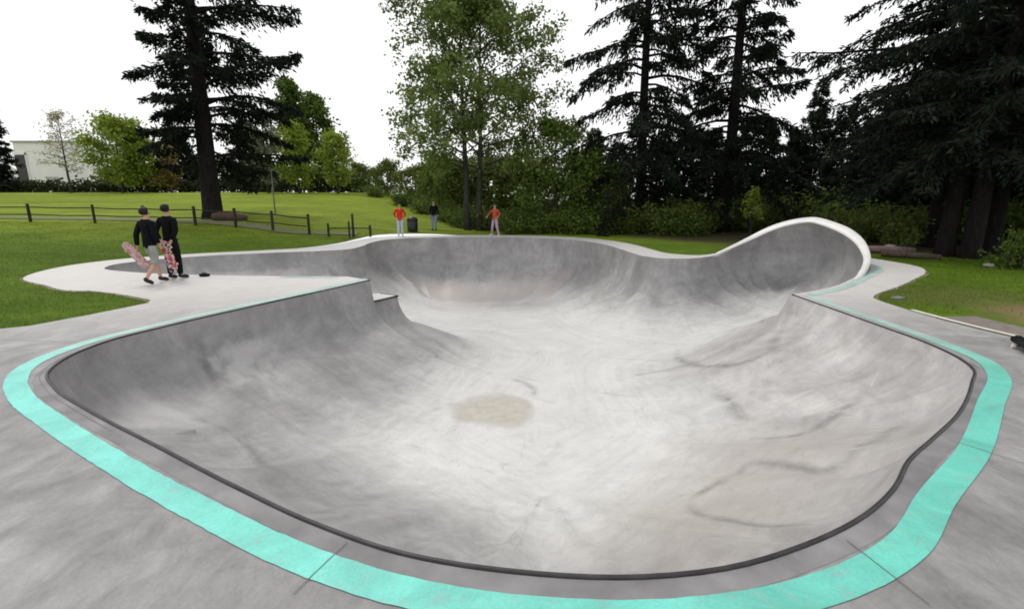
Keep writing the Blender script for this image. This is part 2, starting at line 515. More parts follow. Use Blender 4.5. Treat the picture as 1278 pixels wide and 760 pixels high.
# ------------------------------------------------------------------ lip of the bowl (plan, metres)
def catmull(P, step=.12, closed=False):
    out = []
    n = len(P)
    for i in range(n - 1):
        p0 = P[max(i - 1, 0)]; p1 = P[i]; p2 = P[i + 1]; p3 = P[min(i + 2, n - 1)]
        d = math.dist(p1, p2)
        k = max(2, int(d / step))
        # centripetal-ish: scale tangents with chord lengths
        d0 = max(math.dist(p0, p1), 1e-6); d2 = max(math.dist(p2, p3), 1e-6)
        for j in range(k):
            t = j / k
            q = []
            for a in range(len(p1)):
                m1 = ((p2[a] - p1[a]) / d * d0 + (p1[a] - p0[a]) / d0 * d) / (d0 + d) * d if i > 0 else (p2[a] - p1[a])
                m2 = ((p3[a] - p2[a]) / d2 * d + (p2[a] - p1[a]) / d * d2) / (d + d2) * d if i < n - 2 else (p2[a] - p1[a])
                q.append((2*t**3 - 3*t**2 + 1) * p1[a] + (t**3 - 2*t**2 + t) * m1 + (-2*t**3 + 3*t**2) * p2[a] + (t**3 - t**2) * m2)
            out.append(tuple(q))
    out.append(tuple(P[-1]))
    return out


near_pts = [(-3.53, 11.89), (-4.2, 10.41), (-4.97, 8.75), (-5.5, 7.5), (-5.78, 6.55), (-5.68, 5.85), (-5.42, 5.35), (-4.95, 4.92), (-4.02, 4.30),
            (-2.91, 3.64), (-1.93, 3.06), (-1.2, 2.66), (-.64, 2.42), (0, 2.28), (.71, 2.24), (1.17, 2.30), (1.71, 2.48), (2.27, 2.76), (2.69, 3.06), (3.08, 3.42),
            (3.55, 3.76), (4.2, 4.24), (5.12, 5.08), (5.50, 5.47), (5.70, 5.88), (5.84, 6.48), (5.88, 7.43), (5.90, 8.43), (5.93, 10.05)]
S1 = catmull(near_pts)
# plan line of the raised (over-vertical) end, with its height above the deck
cap_pts = [(5.93, 10.05, 0), (7.35, 10.95, 0), (8.55, 12.05, 0), (9.5, 13.05, .12), (10.25, 14.0, .36), (10.72, 15.05, .74), (10.82, 16.1, 1.02),
           (10.6, 17.05, 1.18), (9.95, 17.65, 1.04), (9.3, 17.9, .78), (8.75, 17.85, .52), (8.05, 17.6, .25), (7.2, 17.1, .03), (6.5, 16.6, 0), (5.9, 16.3, 0)]
S2 = catmull(cap_pts)
far_pts = [(5.9, 16.3), (5.2, 16.4), (4.72, 16.95), (4.5, 18.2), (4.3, 20.2), (3.95, 22.0), (3.3, 23.4), (2.2, 24.6), (.3, 25.4), (-1.64, 25.65), (-3.6, 25.5), (-5.2, 25.0), (-6.15, 24.1),
           (-6.5, 22.4), (-6.42, 20.6), (-6.6, 19.4), (-7.46, 18.8), (-9.3, 18.0), (-11.0, 17.0), (-12.0, 15.9), (-12.3, 14.9), (-11.9, 14.0), (-10.6, 13.3), (-7.93, 12.72), (-6.0, 12.55), (-4.5, 12.50)]
S3 = catmull(far_pts)
LEDGE_Z = -.55
tongue_back = (-4.30, 12.50)
ledge = [(-3.66, 12.98, LEDGE_Z), (-3.06, 12.66, LEDGE_Z), (-3.50, 11.94, LEDGE_Z)]

lip = []          # (x, y, lip height, extra height of the raised end)
for p in S1: lip.append((p[0], p[1], 0.0, 0.0))
for p in S2[1:]: lip.append((p[0], p[1], 0.0, max(p[2], 0)))
for p in S3[1:]: lip.append((p[0], p[1], 0.0, 0.0))
i_tongue_back = len(lip)
lip.append((*tongue_back, 0.0, 0.0))
for a, b in zip([(-4.26, 12.52, LEDGE_Z)] + ledge, ledge + [None]):
    if b is None: lip.append((a[0], a[1], a[2], 0.0)); continue
    k = max(1, int(math.dist(a[:2], b[:2]) / .12))
    for j in range(k):
        t = j / k
        lip.append((a[0] + (b[0] - a[0]) * t, a[1] + (b[1] - a[1]) * t, LEDGE_Z, 0.0))
LP = np.array([(p[0], p[1]) for p in lip]); LZ = np.array([p[2] for p in lip]); LH = np.array([p[3] for p in lip])
nL = len(lip)
nxt = np.roll(LP, -1, 0); prv = np.roll(LP, 1, 0)
tang = nxt - prv
tang /= np.linalg.norm(tang, axis=1)[:, None] + 1e-12
INW = np.stack([-tang[:, 1], tang[:, 0]], 1)          # inward normal (the loop runs counter-clockwise)
seg = nxt - LP
segl = np.linalg.norm(seg, axis=1)
ARC = np.concatenate([[0], np.cumsum(segl)])[:-1]


def nearest(P):
    """distance to the lip, lip height and arc length at the nearest point"""
    P = np.asarray(P, float)
    D = np.empty(len(P)); Zl = np.empty(len(P)); A = np.empty(len(P))
    LZn = np.roll(LZ, -1)
    for s in range(0, len(P), 1500):
        q = P[s:s + 1500]
        rel = q[:, None, :] - LP[None]
        t = np.clip((rel * seg[None]).sum(2) / (segl**2 + 1e-12)[None], 0, 1)
        d = np.linalg.norm(rel - t[..., None] * seg[None], axis=2)
        i = d.argmin(1); r = np.arange(len(q))
        D[s:s + 1500] = d[r, i]
        tt = t[r, i]
        Zl[s:s + 1500] = LZ[i] * (1 - tt) + LZn[i] * tt
        A[s:s + 1500] = ARC[i] + tt * segl[i]
    return D, Zl, A


def inside(poly, P):
    P = np.asarray(P, float); poly = np.asarray(poly, float)
    x, y = P[:, 0], P[:, 1]
    c = np.zeros(len(P), bool)
    a = poly; b = np.roll(poly, -1, 0)
    for (x1, y1), (x2, y2) in zip(a, b):
        if y1 == y2: continue
        m = ((y1 > y) != (y2 > y)) & (x < (x2 - x1) * (y - y1) / (y2 - y1) + x1)
        c ^= m
    return c


def floor_depth(P):
    y = P[:, 1]; x = P[:, 0]
    d = np.interp(y, [2, 5, 9, 14, 18, 23, 26], [1.75, 1.85, 2.0, 2.15, 2.45, 3.0, 3.05])
    pocket = np.clip((-5.2 - x) / 2.5, 0, 1) * np.clip((y - 11.5) / 1.0, 0, 1)
    d = d * (1 - pocket) + 1.25 * pocket
    capsule = np.clip((x - 5.0) / 3.0, 0, 1) * np.clip((y - 9.0) / 2.0, 0, 1)
    return d * (1 - capsule) + 1.95 * capsule


BW = 2.5
rings = [.006, .025, .06, .12, .2, .31, .45, .62, .82, 1.05, 1.32, 1.62, 1.95, 2.28, 2.6, 2.95, 3.3]
pts = [tuple(p) for p in LP]
cand = []
for r in rings:
    q = LP + INW * r
    if r > 1: q = q[::2]
    D, _, _ = nearest(q)
    ok = (D > r * .97) & inside(LP, q)
    cand.append(q[ok])
gx, gy = np.meshgrid(np.arange(-13, 12, .3), np.arange(2, 26.5, .3))
g = np.stack([gx.ravel(), gy.ravel()], 1) + (np.random.RandomState(1).rand(gx.size, 2) - .5) * .06
gi = g[inside(LP, g)]
D, _, _ = nearest(gi)
cand.append(gi[D > 3.4])
# fill the creases (medial axis of narrow places) with a finer grid
gx, gy = np.meshgrid(np.arange(-13, 12, .11), np.arange(2, 26.5, .11))
g2 = np.stack([gx.ravel(), gy.ravel()], 1)
g2 = g2[inside(LP, g2)]
D, _, _ = nearest(g2)
h = .08
grad = np.stack([nearest(g2 + [h, 0])[0] - nearest(g2 - [h, 0])[0], nearest(g2 + [0, h])[0] - nearest(g2 - [0, h])[0]], 1) / (2 * h)
cr = (np.linalg.norm(grad, axis=1) < .9) & (D > .12) & (D < 3.5)
cand.append(g2[cr])
C = np.concatenate(cand)
allp = [Vector(p) for p in pts] + [Vector(p) for p in C]
edges = [(i, (i + 1) % nL) for i in range(nL)]
vo, eo, fo, ov, oe, of = delaunay_2d_cdt(allp, edges, [], 0, 1e-6)
V2 = np.array([(v.x, v.y) for v in vo])
F = [f for f in fo]
cent = np.array([V2[list(f)].mean(0) for f in F])
keep = inside(LP, cent)
F = [f for f, k in zip(F, keep) if k]
# wind faces upward
FF = []
for f in F:
    a, b, c = (V2[i] for i in f)
    FF.append(tuple(f) if (b[0]-a[0])*(c[1]-a[1]) - (b[1]-a[1])*(c[0]-a[0]) > 0 else tuple(reversed(f)))
D, Zl, A = nearest(V2)
onlip = D < 1e-4
Dep = floor_depth(V2)
def sstep(a, b, x):
    q = np.clip((x - a) / (b - a), 0, 1); return q * q * (3 - 2 * q)
XX, YY = V2[:, 0], V2[:, 1]
fary = sstep(11.5, 17, YY)
vfar = sstep(19, 22.5, YY)
right = sstep(.5, 4.5, XX) * (1 - sstep(10.5, 13.0, YY))
WID = (3.1 + .8 * right) * (1 - fary) + (2.35 - .55 * vfar) * fary
KT = 1.0 - .07 * right
DARKL = .27 * (1 - sstep(-2.6, .4, XX + .25 * (YY - 8.5))) * (1 - sstep(12.0, 13.5, YY)) * sstep(3.2, 5.0, YY - .35 * XX)  # shade of the left wall, carried into the plaster colour
t = np.clip(1 - D / WID, 0, 1) * KT
frac = (1 - np.sqrt(np.clip(1 - t**2, 0, 1))) / (1 - np.sqrt(1 - KT**2 + 1e-12))
tw = np.clip(1 - D / WID, 0, 1)
Z = -Dep + (Zl + Dep) * frac
# relax the creases: Laplacian smoothing that leaves the lip and the upper wall alone
E2 = np.array([(f[i], f[(i + 1) % 3]) for f in FF for i in range(3)])
deg = np.zeros(len(V2)); np.add.at(deg, E2[:, 0], 1); np.add.at(deg, E2[:, 1], 1)
wgt = np.clip((D - .10) / .7, 0, 1) * .8
pocketmask = wgt
for it in range(45):
    acc = np.zeros(len(V2)); np.add.at(acc, E2[:, 0], Z[E2[:, 1]]); np.add.at(acc, E2[:, 1], Z[E2[:, 0]])
    Z = Z * (1 - wgt) + wgt * acc / np.maximum(deg, 1)
verts = [(p[0], p[1], z) for p, z in zip(V2, Z)]
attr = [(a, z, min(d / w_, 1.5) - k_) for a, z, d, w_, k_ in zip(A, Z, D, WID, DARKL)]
# raised end: keep going up from the lip with an inward lean
lipidx = {}
lv = np.where(onlip)[0]
for i in range(nL):
    k = lv[np.argmin(((V2[lv] - LP[i])**2).sum(1))]
    lipidx[i] = int(k)
cap_rng = [i for i in range(nL) if LH[i] > 0.004]
c0, c1 = cap_rng[0] - 1, cap_rng[-1] + 1
HM = max(LH)


def lean(hh): return .36 * (hh / HM) ** 1.6 * HM


ROWS = 8
rows = []
for i in range(c0, c1 + 1):
    col = [lipidx[i]]
    H_ = LH[i]
    for k in range(1, ROWS + 1):
        z = max(H_, .001) * k / ROWS
        off = lean(z) * 1.0
        verts.append((LP[i, 0] + INW[i, 0] * off, LP[i, 1] + INW[i, 1] * off, z))
        attr.append((ARC[i], z, -z * .2))
        col.append(len(verts) - 1)
    rows.append(col)
for a, b in zip(rows, rows[1:]):
    for k in range(ROWS):
        FF.append((a[k], a[k + 1], b[k + 1], b[k]))
me = bpy.data.meshes.new('bowl_shell')
me.from_pydata(verts, [], FF)
me.update()
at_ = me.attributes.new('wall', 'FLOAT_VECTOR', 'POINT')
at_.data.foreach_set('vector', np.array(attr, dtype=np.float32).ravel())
bowl = empty('skate_bowl', (0, 0, 0))
tag(bowl, 'large grey concrete skate bowl with a raised curling wall at its far right end', 'skate bowl')
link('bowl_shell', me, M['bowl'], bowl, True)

# curved wheel scuffs and trowel arcs lying on the plaster
from mathutils.bvhtree import BVHTree
tree_ = BVHTree.FromPolygons(verts, FF)


def mat_scuff(name, c, amt):
    m, nt, out = new_mat(name)
    tc = N(nt, 'ShaderNodeTexCoord').outputs['Object']
    a_ = N(nt, 'ShaderNodeAttribute'); a_.attribute_name = 'across'
    edge = mathn(nt, 'SUBTRACT', 1.0, mathn(nt, 'ABSOLUTE', a_.outputs['Fac']))
    brk = ramp(nt, noise(nt, tc, 2.6, 6, .7, .6), [(.36, 0.15), (.62, 1.0)])
    d = N(nt, 'ShaderNodeBsdfPrincipled'); d.inputs['Base Color'].default_value = (*c, 1); d.inputs['Roughness'].default_value = .6
    t_ = N(nt, 'ShaderNodeBsdfTransparent')
    ms = N(nt, 'ShaderNodeMixShader')
    nt.links.new(mathn(nt, 'MULTIPLY', mathn(nt, 'MULTIPLY', mathn(nt, 'POWER', edge, 1.2), brk), amt), ms.inputs[0])
    nt.links.new(t_.outputs[0], ms.inputs[1]); nt.links.new(d.outputs[0], ms.inputs[2])
    nt.links.new(ms.outputs[0], out.inputs['Surface'])
    return m


SCD, SCL = mat_scuff('scuff_dark', (.20, .195, .19), .44), mat_scuff('scuff_pale', (.66, .64, .62), .6)
for w_, mt_, line in [
        (.16, SCD, [(4.44, 12.4), (4.02, 10.93), (4.16, 9.88), (4.51, 8.89), (4.86, 8.78), (5.3, 9.3), (5.7, 9.65)]), (.2, SCD, [(3.79, 8.57), (3.71, 7.55), (3.61, 6.78)]),
        (.12, SCD, [(3.43, 6.41), (3.82, 6.12), (4.43, 6.18), (5.21, 6.63)]), (.13, SCL, [(4.9, 6.3), (5.35, 6.7), (5.66, 6.9), (5.82, 7.03)]),
        (.13, SCD, [(2.43, 5.04), (2.97, 5.39), (3.15, 4.96), (3.29, 4.58), (3.82, 4.78), (4.87, 5.55)]), (.12, SCD, [(2.05, 4.99), (1.98, 4.7), (2.02, 4.38), (2.21, 3.75), (2.57, 3.58), (2.9, 3.62)]),
        (.10, SCD, [(2.05, 4.99), (2.51, 5.12)]), (.12, SCD, [(-5.35, 7.96), (-5.05, 7.62), (-4.6, 7.2)]), (.14, SCD, [(-3.97, 6.49), (-3.4, 5.9), (-2.91, 5.38)]),
        (.24, SCL, [(4.5, 18.0), (4.32, 17.63), (3.67, 17.4), (2.59, 18.81)]), (.22, SCL, [(4.9, 16.7), (4.7, 16.4), (4.16, 16.26), (3.15, 16.67)]), (.22, SCL, [(4.33, 19.89), (4.16, 19.22), (3.36, 18.73)]),
        (.16, SCD, [(.02, 10.36), (.45, 9.79), (.45, 9.3)]), (.16, SCL, [(-4.9, 8.9), (-4.0, 7.6), (-2.7, 6.6)])]:
    w_ *= 1.8
    L2 = catmull(line, .06)
    sv, sf, sa = [], [], []
    for i, p in enumerate(L2):
        a_ = L2[max(i - 1, 0)]; b_ = L2[min(i + 1, len(L2) - 1)]
        d_ = Vector((b_[0] - a_[0], b_[1] - a_[1])).normalized(); q_ = Vector((-d_.y, d_.x))
        tp_ = math.sin(math.pi * min(1, max(.04, i / (len(L2) - 1)))) ** .5
        for k in (-1, -.5, 0, .5, 1):
            x_, y_ = p[0] + q_.x * k * w_ * .5, p[1] + q_.y * k * w_ * .5
            hit = tree_.ray_cast(Vector((x_, y_, 3)), Vector((0, 0, -1)))
            P_ = hit[0] + hit[1] * (.006 if hit[1].z > 0 else -.006) if hit[0] else Vector((x_, y_, 0))
            sv.append(tuple(P_)); sa.append(1 - (1 - abs(k)) * tp_)
    for i in range(len(L2) - 1):
        for k in range(4):
            sf.append((5 * i + k, 5 * i + k + 1, 5 * (i + 1) + k + 1, 5 * (i + 1) + k))
    msc = bpy.data.meshes.new('scuff'); msc.from_pydata(sv, [], sf); msc.update()
    msc.attributes.new('across', 'FLOAT', 'POINT').data.foreach_set('value', np.array(sa, np.float32))
    link('scuff', msc, mt_, bowl, True)

# rim band and outside of the raised end
rv, rf = [], []
ov_, of_ = [], []
RW = .30
for j, i in enumerate(range(c0, c1 + 1)):
    H_ = max(LH[i], 0.0)
    s = math.sin(min(1, H_ / HM) * math.pi / 2)
    al = math.radians(34) * s
    w = RW * ((.36 if i < c0 + 0 else .40) + .6 * min(1, H_ / .9))
    px, py = LP[i] + INW[i] * lean(H_)
    ox, oy = -INW[i]
    prof = [(0.0, -.05), (0.0, 0.0), (.03, .03), (w - .03, .03), (w, .0), (w, -.07)]
    for a, b in prof:
        dx = a * math.cos(al) - b * math.sin(al)
        dz = a * math.sin(al) + b * math.cos(al)
        rv.append((px + ox * dx, py + oy * dx, H_ + .006 + dz - (.03 if H_ < .05 else 0)))
    a, b = prof[-1]
    dx = a * math.cos(al) - b * math.sin(al) - .03
    dz = a * math.sin(al) + b * math.cos(al)
    ov_.append((px + ox * dx, py + oy * dx, H_ + dz + .02))
    bx, by = LP[i] - INW[i] * (w + .01)
    ov_.append(((px + ox * dx + bx) * .5, (py + oy * dx + by) * .5, (H_ + dz) * .45))
    ov_.append((bx, by, -.08))
n = c1 - c0 + 1
for j in range(n - 1):
    for k in range(5):
        rf.append((j * 6 + k, j * 6 + k + 1, (j + 1) * 6 + k + 1, (j + 1) * 6 + k))
    for k in range(2):
        of_.append((j * 3 + k, j * 3 + k + 1, (j + 1) * 3 + k + 1, (j + 1) * 3 + k))
mr = bpy.data.meshes.new('raised_rim'); mr.from_pydata(rv, [], rf); mr.update()
tag(link('raised_rim', mr, M['rim'], bowl, True), 'smooth white rim curling over the raised end wall')
mo = bpy.data.meshes.new('outer_face'); mo.from_pydata(ov_, [], of_); mo.update()
link('outer_face', mo, simple('outer_concrete', (.16, .155, .16), .8, .3, .2, 2), bowl, True)  # shadow on the outer side is put in as a dark colour

# coping pipe: tongue tip, round the near side, to the hip on the right
cp = MB()
n1 = len(S1)
pp = [(LP[i, 0] - INW[i, 0] * .012, LP[i, 1] - INW[i, 1] * .008, .003) for i in range(n1)]
cp.tube(pp, .0165, 8)
cp.build('coping', M['coping'], bowl, True)
lc = MB()
lc.tube([(-3.50, 11.92, LEDGE_Z), (-3.05, 12.65, LEDGE_Z), (-3.6, 12.95, LEDGE_Z)], .026, 8)
lc.build('ledge_coping', M['coping'], bowl, True)
# the low ledge on the tip of the tongue
lm = MB()
b = [(-3.55, 11.90), (-3.07, 12.64), (-3.34, 12.82), (-3.66, 12.97), (-4.30, 12.52)]
lm.v = [(x, y, LEDGE_Z + .012) for x, y in b] + [(x, y, -.9) for x, y in b] + [(-3.545, 11.90, .0), (-4.31, 12.515, .0), (-3.545, 11.90, LEDGE_Z), (-4.31, 12.515, LEDGE_Z)]
lm.f = [(0, 1, 2, 3, 4), (10, 12, 13, 11)]
lm.build('tip_ledge', M['deck'], bowl)
# groove outside the coping
def band(offs_in, offs_out, rng, z):
    v, f = [], []
    for j, i in enumerate(rng):
        for o in (offs_in, offs_out):
            v.append((LP[i, 0] - INW[i, 0] * o, LP[i, 1] - INW[i, 1] * o, z))
    for j in range(len(rng) - 1):
        f.append((2 * j, 2 * j + 1, 2 * j + 3, 2 * j + 2))
    return v, f
v, f = band(.070, .077, [i for i in range(n1) if LP[i, 0] < -3.4 and 3.6 < LP[i, 1] < 6.3], .004)
mg = bpy.data.meshes.new('groove'); mg.from_pydata(v, [], f); mg.update()
link('groove', mg, M['joint'], bowl)

# ------------------------------------------------------------------ deck
outer = catmull([(-8.6, 11.3), (-9.4, 10.55), (-11.2, 11.35), (-12.5, 12.2), (-13.2, 13.4), (-13.5, 14.9), (-13.1, 16.3), (-11.6, 17.9), (-9.6, 19.1), (-8.5, 20.0), (-7.75, 21.6),
                 (-7.45, 23.6), (-7.0, 25.3), (-5.4, 26.4), (-3.2, 26.9), (-.8, 27.0), (1.2, 26.6), (3.2, 25.5), (4.7, 23.6), (5.4, 21.2), (5.6, 19.3), (5.9, 17.8), (6.7, 17.3), (7.4, 17.8), (8.6, 18.5), (10.0, 18.6), (11.2, 18.1),
                 (12.0, 17.2), (12.3, 15.7), (12.1, 14.2), (11.4, 13.2), (10.3, 12.2), (8.9, 11.0), (7.75, 10.1), (7.42, 9.72), (7.3, 9.0), (7.25, 7.85), (7.45, 6.55), (8.3, 4.6), (12, 2.0), (22, -3)], .3)
outer = [(p[0], p[1]) for p in outer]
outer = [(-7.12, 9.24), (-7.3, 9.55), (-7.9, 9.9)] + [(-8.6, 10.25)] + outer[outer.index(min(outer, key=lambda q: math.dist(q, (-9.4, 10.55)))):]
outer += [(22, -12), (-22, -12), (-22, 4.0), (-13.5, 5.9), (-9.4, 6.75), (-8.4, 7.1), (-7.75, 7.5), (-7.45, 8.2)]
outer = [(-7.12, 9.24)] + outer[1:]
hole = [tuple(LP[i]) for i in range(i_tongue_back + 1)]
hole_a = np.array(hole)


def cdt_region(poly, holes, step, zf, bounds):
    P = [Vector(p) for p in poly]
    E = [(i, (i + 1) % len(poly)) for i in range(len(poly))]
    for hp in holes:
        b = len(P)
        P += [Vector(p) for p in hp]
        E += [(b + i, b + (i + 1) % len(hp)) for i in range(len(hp))]
    gx, gy = np.meshgrid(np.arange(bounds[0], bounds[1], step), np.arange(bounds[2], bounds[3], step))
    g = np.stack([gx.ravel(), gy.ravel()], 1)
    ok = inside(poly, g)
    for hp in holes: ok &= ~inside(hp, g)
    P += [Vector(p) for p in g[ok]]
    vo, eo, fo, *_ = delaunay_2d_cdt(P, E, [], 0, 1e-6)
    V = np.array([(v.x, v.y) for v in vo])
    ce = np.array([V[list(f)].mean(0) for f in fo])
    k = inside(poly, ce)
    for hp in holes: k &= ~inside(hp, ce)
    fs = []
    for f, q in zip(fo, k):
        if not q: continue
        a, b, c = (V[i] for i in f)
        fs.append(tuple(f) if (b[0]-a[0])*(c[1]-a[1]) - (b[1]-a[1])*(c[0]-a[0]) > 0 else tuple(reversed(f)))
    return [(p[0], p[1], zf(p[0], p[1])) for p in V], fs


dv, df = cdt_region(outer, [hole], .8, lambda x, y: 0.0, (-22, 22, -12, 28))
b = len(dv)
for i, p in enumerate(outer):
    dv += [(p[0], p[1], -.002), (p[0], p[1], -.16)]
for i in range(len(outer)):
    j = (i + 1) % len(outer)
    df.append((b + 2 * i, b + 2 * i + 1, b + 2 * j + 1, b + 2 * j))
md = bpy.data.meshes.new('concrete_deck'); md.from_pydata(dv, [], df); md.update()
deck = link('concrete_deck', md, M['deck'])
tag(deck, 'pale grey concrete deck around the skate bowl', 'deck', kind='structure')

# painted teal stripe: inner and outer edge measured along the lip
si = [(-3.62, 12.02), (-4.09, 10.98), (-4.62, 9.72), (-5.12, 8.75), (-5.62, 7.55), (-5.93, 6.55), (-5.86, 5.75), (-5.55, 5.24), (-4.98, 4.72), (-4.26, 4.24), (-3.01, 3.47), (-1.97, 2.88), (-1.04, 2.41), (-.6, 2.25), (0, 2.12), (.56, 2.08), (.91, 2.10), (1.41, 2.19),
      (1.83, 2.33), (2.26, 2.55), (2.82, 3.0), (3.66, 3.63), (4.69, 4.55), (5.56, 5.36), (5.84, 5.8), (5.98, 6.6), (6.03, 7.63), (6.05, 8.75), (6.10, 9.95)]
so = [(-3.95, 12.08), (-4.36, 11.1), (-4.86, 9.85), (-5.36, 8.85), (-5.88, 7.62), (-6.2, 6.55), (-6.14, 5.68), (-5.78, 5.05), (-5.24, 4.55), (-4.42, 4.02), (-3.10, 3.24), (-2.05, 2.66), (-1.13, 2.19), (-.69, 2.03), (0, 1.88), (.58, 1.84), (1.0, 1.87), (1.57, 1.98),
      (2.0, 2.13), (2.47, 2.37), (3.05, 2.82), (3.92, 3.48), (4.93, 4.39), (5.79, 5.2), (6.12, 5.75), (6.26, 6.6), (6.31, 7.63), (6.33, 8.75), (6.48, 9.85)]
ci = catmull([(*a, *b) for a, b in zip(si, so)], .1)
_t = []
for i_, q_ in enumerate(ci):
    a_ = ci[max(i_ - 2, 0)]; b_ = ci[min(i_ + 2, len(ci) - 1)]
    d_ = Vector((b_[0] - a_[0], b_[1] - a_[1])).normalized()
    _t.append((q_[0], q_[1], q_[0] + d_.y * .195, q_[1] - d_.x * .195))
ci = _t
STZ = .0055
v, f = [], []
jr = random.Random(3)
for q in ci:
    e1, e2 = jr.uniform(-.003, .003), jr.uniform(-.003, .003)
    v += [(q[0] + e1, q[1] + e1, STZ), (q[2] + e2, q[3] + e2, STZ)]
for j in range(len(ci) - 1):
    f.append((2 * j, 2 * j + 1, 2 * j + 3, 2 * j + 2))
# the stripe goes on round the outside of the raised end
st = [(6.25, 10.05), (7.2, 10.65), (8.4, 11.6)]
tb = [i for i in range(i_tongue_back - 13, i_tongue_back)]
b0 = len(v)
for i in tb:
    for o in (.05, .22):
        v.append((LP[i, 0] - INW[i, 0] * o, LP[i, 1] - INW[i, 1] * o, .0065))
for j in range(len(tb) - 1):
    f.append((b0 + 2 * j, b0 + 2 * j + 1, b0 + 2 * j + 3, b0 + 2 * j + 2))
rng = [i for i in range(n1 + 2, c0 + (c1 - c0) // 2 + 6)]
b0 = len(v)
for i in rng:
    k = min(1, max(0, (LH[i]) / .3))
    for o in (.10 + k * .14, .30 + k * .18):
        v.append((LP[i, 0] - INW[i, 0] * o, LP[i, 1] - INW[i, 1] * o, .006))
for j in range(len(rng) - 1):
    f.append((b0 + 2 * j, b0 + 2 * j + 1, b0 + 2 * j + 3, b0 + 2 * j + 2))
ms = bpy.data.meshes.new('painted_stripe'); ms.from_pydata(v, [], f); ms.update()
tag(link('painted_stripe', ms, M['stripe'], deck), 'teal painted stripe following the edge of the bowl')
# stained apron between coping and stripe on the near side
va, fa = [], []
ar = [i for i in range(n1) if LP[i, 1] < 6.4]
for i in ar:
    y_ = LP[i, 1]; w_ = min(1, (6.4 - y_) / 1.5)
    for o in (.0, .02 + .14 * w_):
        va.append((LP[i, 0] - INW[i, 0] * o, LP[i, 1] - INW[i, 1] * o, .002))
for j in range(len(ar) - 1):
    fa.append((2 * j, 2 * j + 1, 2 * j + 3, 2 * j + 2))
mp_ = bpy.data.meshes.new('coping_apron'); mp_.from_pydata(va, [], fa); mp_.update()
link('coping_apron', mp_, simple('apron_concrete', (.20, .192, .196), .6, .4, .35, 2.2), deck)
# saw cuts in the deck
for (a, b) in [((-1.13, 2.12), (-.98, 2.5)), ((2.1, 2.05), (2.0, 2.52)), ((4.0, 3.3), (3.7, 3.75)), ((-6.3, 6.6), (-9.2, 6.9)),
               ((6.35, 6.9), (7.4, 6.75)), ((6.0, 9.95), (7.6, 9.85)), ((-4.6, 11.6), (-7.1, 9.4)), ((-9.0, 13.0), (-9.6, 10.7)), ((6.3, 5.0), (8.2, 4.5))]:
    d = Vector((b[0] - a[0], b[1] - a[1])).normalized()
    nrm = Vector((-d.y, d.x)) * .003
    mj = bpy.data.meshes.new('saw_cut')
    mj.from_pydata([(a[0] - nrm.x, a[1] - nrm.y, .0085), (b[0] - nrm.x, b[1] - nrm.y, .0085), (b[0] + nrm.x, b[1] + nrm.y, .0085), (a[0] + nrm.x, a[1] + nrm.y, .0085)], [], [(0, 1, 2, 3)])
    link('saw_cut', mj, M['joint'], deck)

# ------------------------------------------------------------------ ground
big = [(-700, -120), (700, -120), (700, 900), (-700, 900)]
P = [Vector(p) for p in outer]; E = [(i, (i + 1) % len(outer)) for i in range(len(outer))]
def addgrid(x0, x1, y0, y1, s, skip=None):
    gx, gy = np.meshgrid(np.arange(x0, x1, s), np.arange(y0, y1, s))
    g = np.stack([gx.ravel(), gy.ravel()], 1)
    g = g[~inside(outer, g)]
    if skip: g = g[~((g[:, 0] > skip[0]) & (g[:, 0] < skip[1]) & (g[:, 1] > skip[2]) & (g[:, 1] < skip[3]))]
    P.extend(Vector(p) for p in g)
addgrid(-40, 30, 5, 64, 1.0)
addgrid(-120, 120, -40, 140, 5.0, (-41, 31, 4, 65))
addgrid(-700, 701, -100, 901, 100.0, (-121, 121, -41, 141))
vo, eo, fo, *_ = delaunay_2d_cdt(P, E, [], 0, 1e-6)
Vg = np.array([(v_.x, v_.y) for v_ in vo])
ce = np.array([Vg[list(f_)].mean(0) for f_ in fo])
kk = ~inside(outer, ce)
gfs = []
for f_, q in zip(fo, kk):
    if not q: continue
    a, b, c = (Vg[i] for i in f_)
    gfs.append(tuple(f_) if (b[0]-a[0])*(c[1]-a[1]) - (b[1]-a[1])*(c[0]-a[0]) > 0 else tuple(reversed(f_)))
mgd = bpy.data.meshes.new('grass_ground'); mgd.from_pydata([(p[0], p[1], hgt(p[0], p[1])) for p in Vg], [], gfs); mgd.update()
tag(link('grass_ground', mgd, M['grass'], None, True), 'green lawn and sloping field around the bowl', 'lawn', kind='structure')

ev, ef = [], []
er = random.Random(12)
edge_run = [i for i, p in enumerate(outer) if p[1] > 3 and abs(p[0]) < 14]
run_prev = None
for i in edge_run:
    a_ = Vector(outer[i - 1]); b_ = Vector(outer[(i + 1) % len(outer)]); p_ = Vector(outer[i])
    d_ = (b_ - a_).normalized(); q_ = Vector((d_.y, -d_.x))
    if inside(outer, [(p_ + q_ * .05)])[0]: q_ = -q_
    w_ = er.uniform(.03, .11)
    o_ = p_ + q_ * w_; m0 = p_ - q_ * .002
    ev += [(m0.x, m0.y, hgt(m0.x, m0.y) + .012), (o_.x, o_.y, hgt(o_.x, o_.y) + .008)]
    k_ = len(ev) // 2 - 1
    if run_prev is not None and run_prev == i - 1: ef.append((2 * k_ - 2, 2 * k_ - 1, 2 * k_ + 1, 2 * k_))
    run_prev = i
mev = bpy.data.meshes.new('worn_edge'); mev.from_pydata(ev, [], ef); mev.update()
tag(link('worn_edge', mev, simple('edge_soil', (.20, .175, .10), .9, .1, .4, 6)), 'thin worn strip of dry soil where the lawn meets the concrete deck', 'ground', kind='structure')

